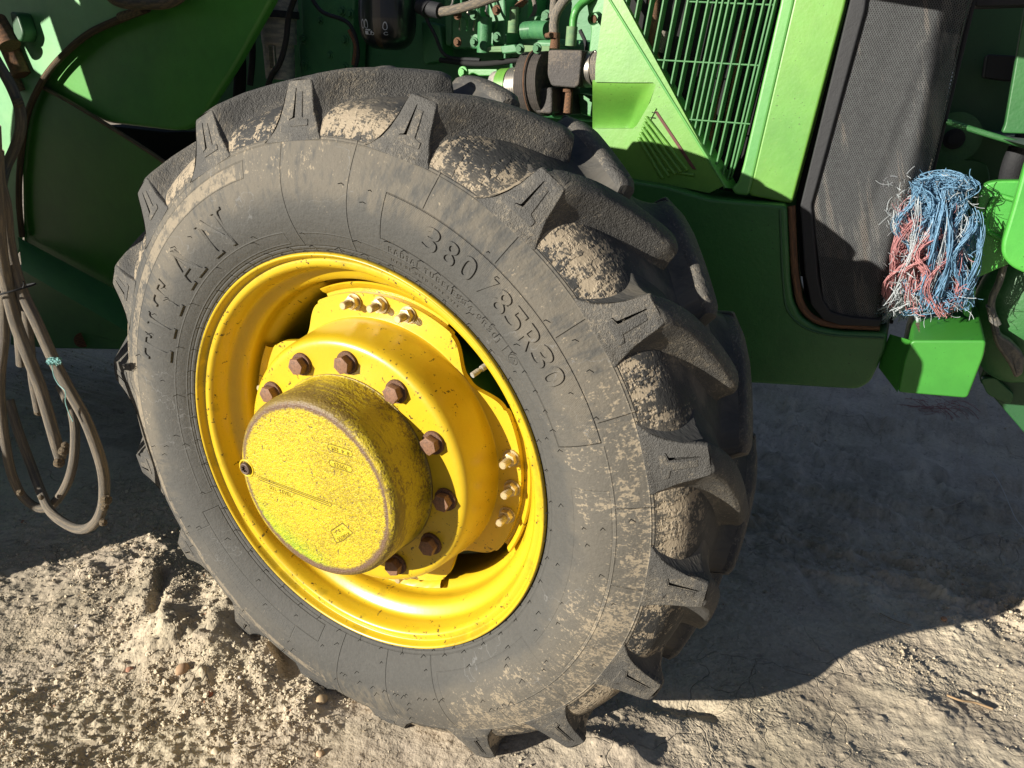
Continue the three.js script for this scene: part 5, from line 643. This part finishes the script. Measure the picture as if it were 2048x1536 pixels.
{ // front linkage standing ahead of the tractor, at the right edge
  const f = thing('front_linkage', 'green front linkage frame with bright plates and a grey hook, at the right edge', 'linkage frame');
  const z = -0.76, g = M.front, d = M.deep;
  part('pocket_plate', plate([[1957, 385], [1972, 366], [2000, 361], [2110, 361], [2110, 500], [2015, 530], [1945, 560], [1938, 540], [1950, 470]], z, 0.03, { bevel: 0.004, r: 0.012 }), g, f, 'bright green plate with a pressed pocket');
  part('pocket_rim', tubePx([[2030, 400, z + 0.003], [1992, 392, z + 0.003], [1984, 402, z + 0.003], [1972, 450, z + 0.003], [1975, 462, z + 0.003], [2002, 478, z + 0.003], [2012, 486, z + 0.003]], 0.005, 40, 8), g, f);
  part('side_plate', plate([[2075, 280], [2052, 320], [2024, 420], [2004, 486], [2004, 512], [2022, 534], [2060, 552], [2130, 560], [2130, 280]], z + 0.06, 0.03, { bevel: 0.006, r: 0.02 }), g, f);
  part('small_plate', plate([[1938, 572], [1950, 572], [1952, 584], [1938, 636], [1926, 630], [1926, 590]], z + 0.02, 0.02, { bevel: 0.003, r: 0.008 }), g, f);
  part('shelf', (() => { const y = at(2010, 278, -0.84).y, a = atY(2012, 280, y), e = 0.30, L = atY(1893, 240, y), gB = new THREE.BoxGeometry(1, 1, 1); return quadMesh([[L, atY(2060, 252, y), atY(2130, 256, y)], [atY(1893, 243, y), a, atY(2130, 312, y)]]); })(), std({ color: col(0.10, 0.16, 0.14), map: rep(grime, 2), roughness: 0.8, side: THREE.DoubleSide }), f);
  part('shelf_edge', tubePx([[1893, 243, -0.84], [2010, 279, -0.84], [2060, 294, -0.84], [2130, 316, -0.84]], 0.006, 20, 8), M.frame, f);
  part('upright', plate([[2060, -45], [2130, -45], [2130, 270], [2003, 266], [2010, 250]], -0.9, 0.03, { bevel: 0.003 }), M.frame, f); part('back_plate', plate([[1940, -45], [2130, -45], [2130, 640], [1890, 640], [1880, 420], [1900, 180]], -1.15, 0.03, { bevel: 0.002 }), d, f);
  part('cross_tube', plate([[1975, 108], [2042, 112], [2028, 164], [1968, 156]], -1.02, 0.10, { bevel: 0.004 }), M.black, f); part('top_bar', plate([[1950, -45], [2130, -45], [2130, 8], [1950, 14]], -0.86, 0.06, { bevel: 0.004 }), M.black, f);
  part('round_boss', join(rod(at(1908, 276, -1.06), at(1908, 276, -1.03), 0.055, 36)), M.frame, f); part('boss_bolt', join(rod(at(1908, 278, -1.03), at(1908, 278, -1.015), 0.022, 24), rod(at(1908, 278, -1.017), at(1908, 278, -0.995), 0.013, 6)), M.black, f);
  part('rounded_plate', plate([[1870, 325], [1885, 317], [1950, 320], [1972, 326], [1980, 350], [1975, 440], [1870, 440]], -1.03, 0.02, { bevel: 0.003, r: 0.02 }), M.frame, f);
  part('black_hose', tubePx([[2062, 260, -0.96], [2030, 320, -0.96], [2018, 380, -0.98], [2030, 440, -1.]], 0.022, 30, 14), M.black, f);
  // lower right: dark body, hook lever
  part('lower_body', plate([[1950, 560], [2012, 528], [2130, 560], [2130, 960], [2048, 866], [1958, 762], [1985, 690]], -0.92, 0.10, { bevel: 0.006, r: 0.01 }), M.deep, f); part('round_casing', (() => { const p = at(2062, 620, -0.88), gg = new THREE.SphereGeometry(0.11, 32, 20); gg.scale(1, 1.5, 0.5); gg.translate(p.x, p.y, p.z); return gg; })(), M.frame, f);
  part('hook_lever', join(tubePx([[2008, 530, -0.8], [1998, 565, -0.8], [1984, 598, -0.8], [1984, 622, -0.8], [1996, 650, -0.8]], 0.007, 30, 10), plate([[1972, 614], [1982, 612], [1996, 640], [2002, 672], [2022, 682], [2050, 712], [2046, 750], [2030, 758], [2018, 730], [1990, 690]], -0.79, 0.03, { bevel: 0.006, r: 0.014 })), std({ color: col(0.20, 0.20, 0.19), map: rep(grime, 4), roughness: 0.6, metalness: 0.3 }), f, 'dull grey hook lever');
  part('foot_plate', plate([[1960, 758], [1990, 754], [2030, 790], [2020, 810], [1975, 790]], -0.9, 0.02, { bevel: 0.003, r: 0.01 }), M.frame, f);
}
{ // single stones, sticks and a thread on the ground
  const stone = (px, py, s, c, label, seed, flat = 0.7) => { const p = atY(px, py, 0.01), g = new THREE.IcosahedronGeometry(s, 3), q = g.attributes.position; for (let i = 0; i < q.count; i++) { const f = 0.72 + 0.6 * nD(q.getX(i) / s * 0.16 + seed * 0.37, q.getY(i) / s * 0.16 + q.getZ(i) / s * 0.11) + 0.1 * nC(q.getX(i) / s * 0.2 + seed, q.getZ(i) / s * 0.2); q.setXYZ(i, q.getX(i) * f, q.getY(i) * f * flat, q.getZ(i) * f); } const u = mergeVertices((g.deleteAttribute('normal'), g.deleteAttribute('uv'), g), 1e-5); u.computeVertexNormals(); const o = part('stone', u, std({ color: col(...c), roughness: 0.85 }), scene); o.position.set(p.x, groundY(p.x, p.z) + s * 0.25, p.z); tag(o, label, 'stone'); return o; };
  stone(368, 1351, 0.015, [0.42, 0.27, 0.16], 'flat brown stone on the sunlit soil below the left side of the tyre', 1);
  stone(419, 1391, 0.008, [0.40, 0.15, 0.08], 'small brick-red stone left of the tyre foot', 2);
  stone(644, 1400, 0.011, [0.52, 0.38, 0.22], 'honey-coloured pebble under the bottom edge of the tyre', 3);
  stone(432, 1497, 0.009, [0.62, 0.52, 0.36], 'cream pebble near the bottom edge of the picture', 4);
  stone(258, 1335, 0.008, [0.44, 0.22, 0.14], 'reddish pebble in the crumbly soil at the lower left', 5);
  stone(640, 1502, 0.007, [0.60, 0.42, 0.26], 'orange-tan pebble in the gravelly patch at the bottom', 6);
  stone(1954, 1381, 0.009, [0.48, 0.42, 0.32], 'grey half-buried pebble beside the dry stick at the lower right', 7);
  stone(1884, 1247, 0.007, [0.52, 0.28, 0.16], 'pinkish pebble in the sun just past the shadow edge', 8);
  const stick = (pts, r, c, label, name = 'stick', cat = 'stick') => { const o = part(name, tube(pts.map(([x, y, h]) => { const p = atY(x, y, 0.01); return new THREE.Vector3(p.x, groundY(p.x, p.z) + h, p.z); }), r, 40, 7), std({ color: col(...c), roughness: 0.9 }), scene); tag(o, label, cat); };
  stick([[1893, 1393, 0.010], [1920, 1403, 0.012], [1950, 1403, 0.010], [1987, 1413, 0.006]], 0.0028, [0.36, 0.24, 0.13], 'dry brown stick on the sunlit mud at the lower right');
  stick([[1860, 1031, 0.010], [1895, 1016, 0.012], [1930, 999, 0.010]], 0.0026, [0.40, 0.34, 0.25], 'pale straw lying in the tyre shadow right of the wheel');
  stick([[1757, 1234, 0.008], [1790, 1246, 0.008], [1822, 1253, 0.006]], 0.0015, [0.30, 0.25, 0.18], 'thin dry stalk crossing the edge of the tyre shadow');
  stick([[1977, 958, 0.03], [1990, 990, 0.05], [2004, 1012, 0.05], [2020, 1035, 0.05], [2026, 1062, 0.05], [2038, 1085, 0.04], [2047, 1105, 0.02]], 0.0011, [0.60, 0.58, 0.52], 'thin white thread lying over the shaded mud at the right edge', 'thread', 'thread');
  stick([[160, 1477, 0.006], [182, 1477, 0.006]], 0.0016, [0.66, 0.58, 0.42], 'short pale straw on the soil at the lower left', 'stick');
}
scene.traverse((o) => { if (o.isMesh) o.castShadow = o.receiveShadow = true; });
renderer.render(scene, camera);
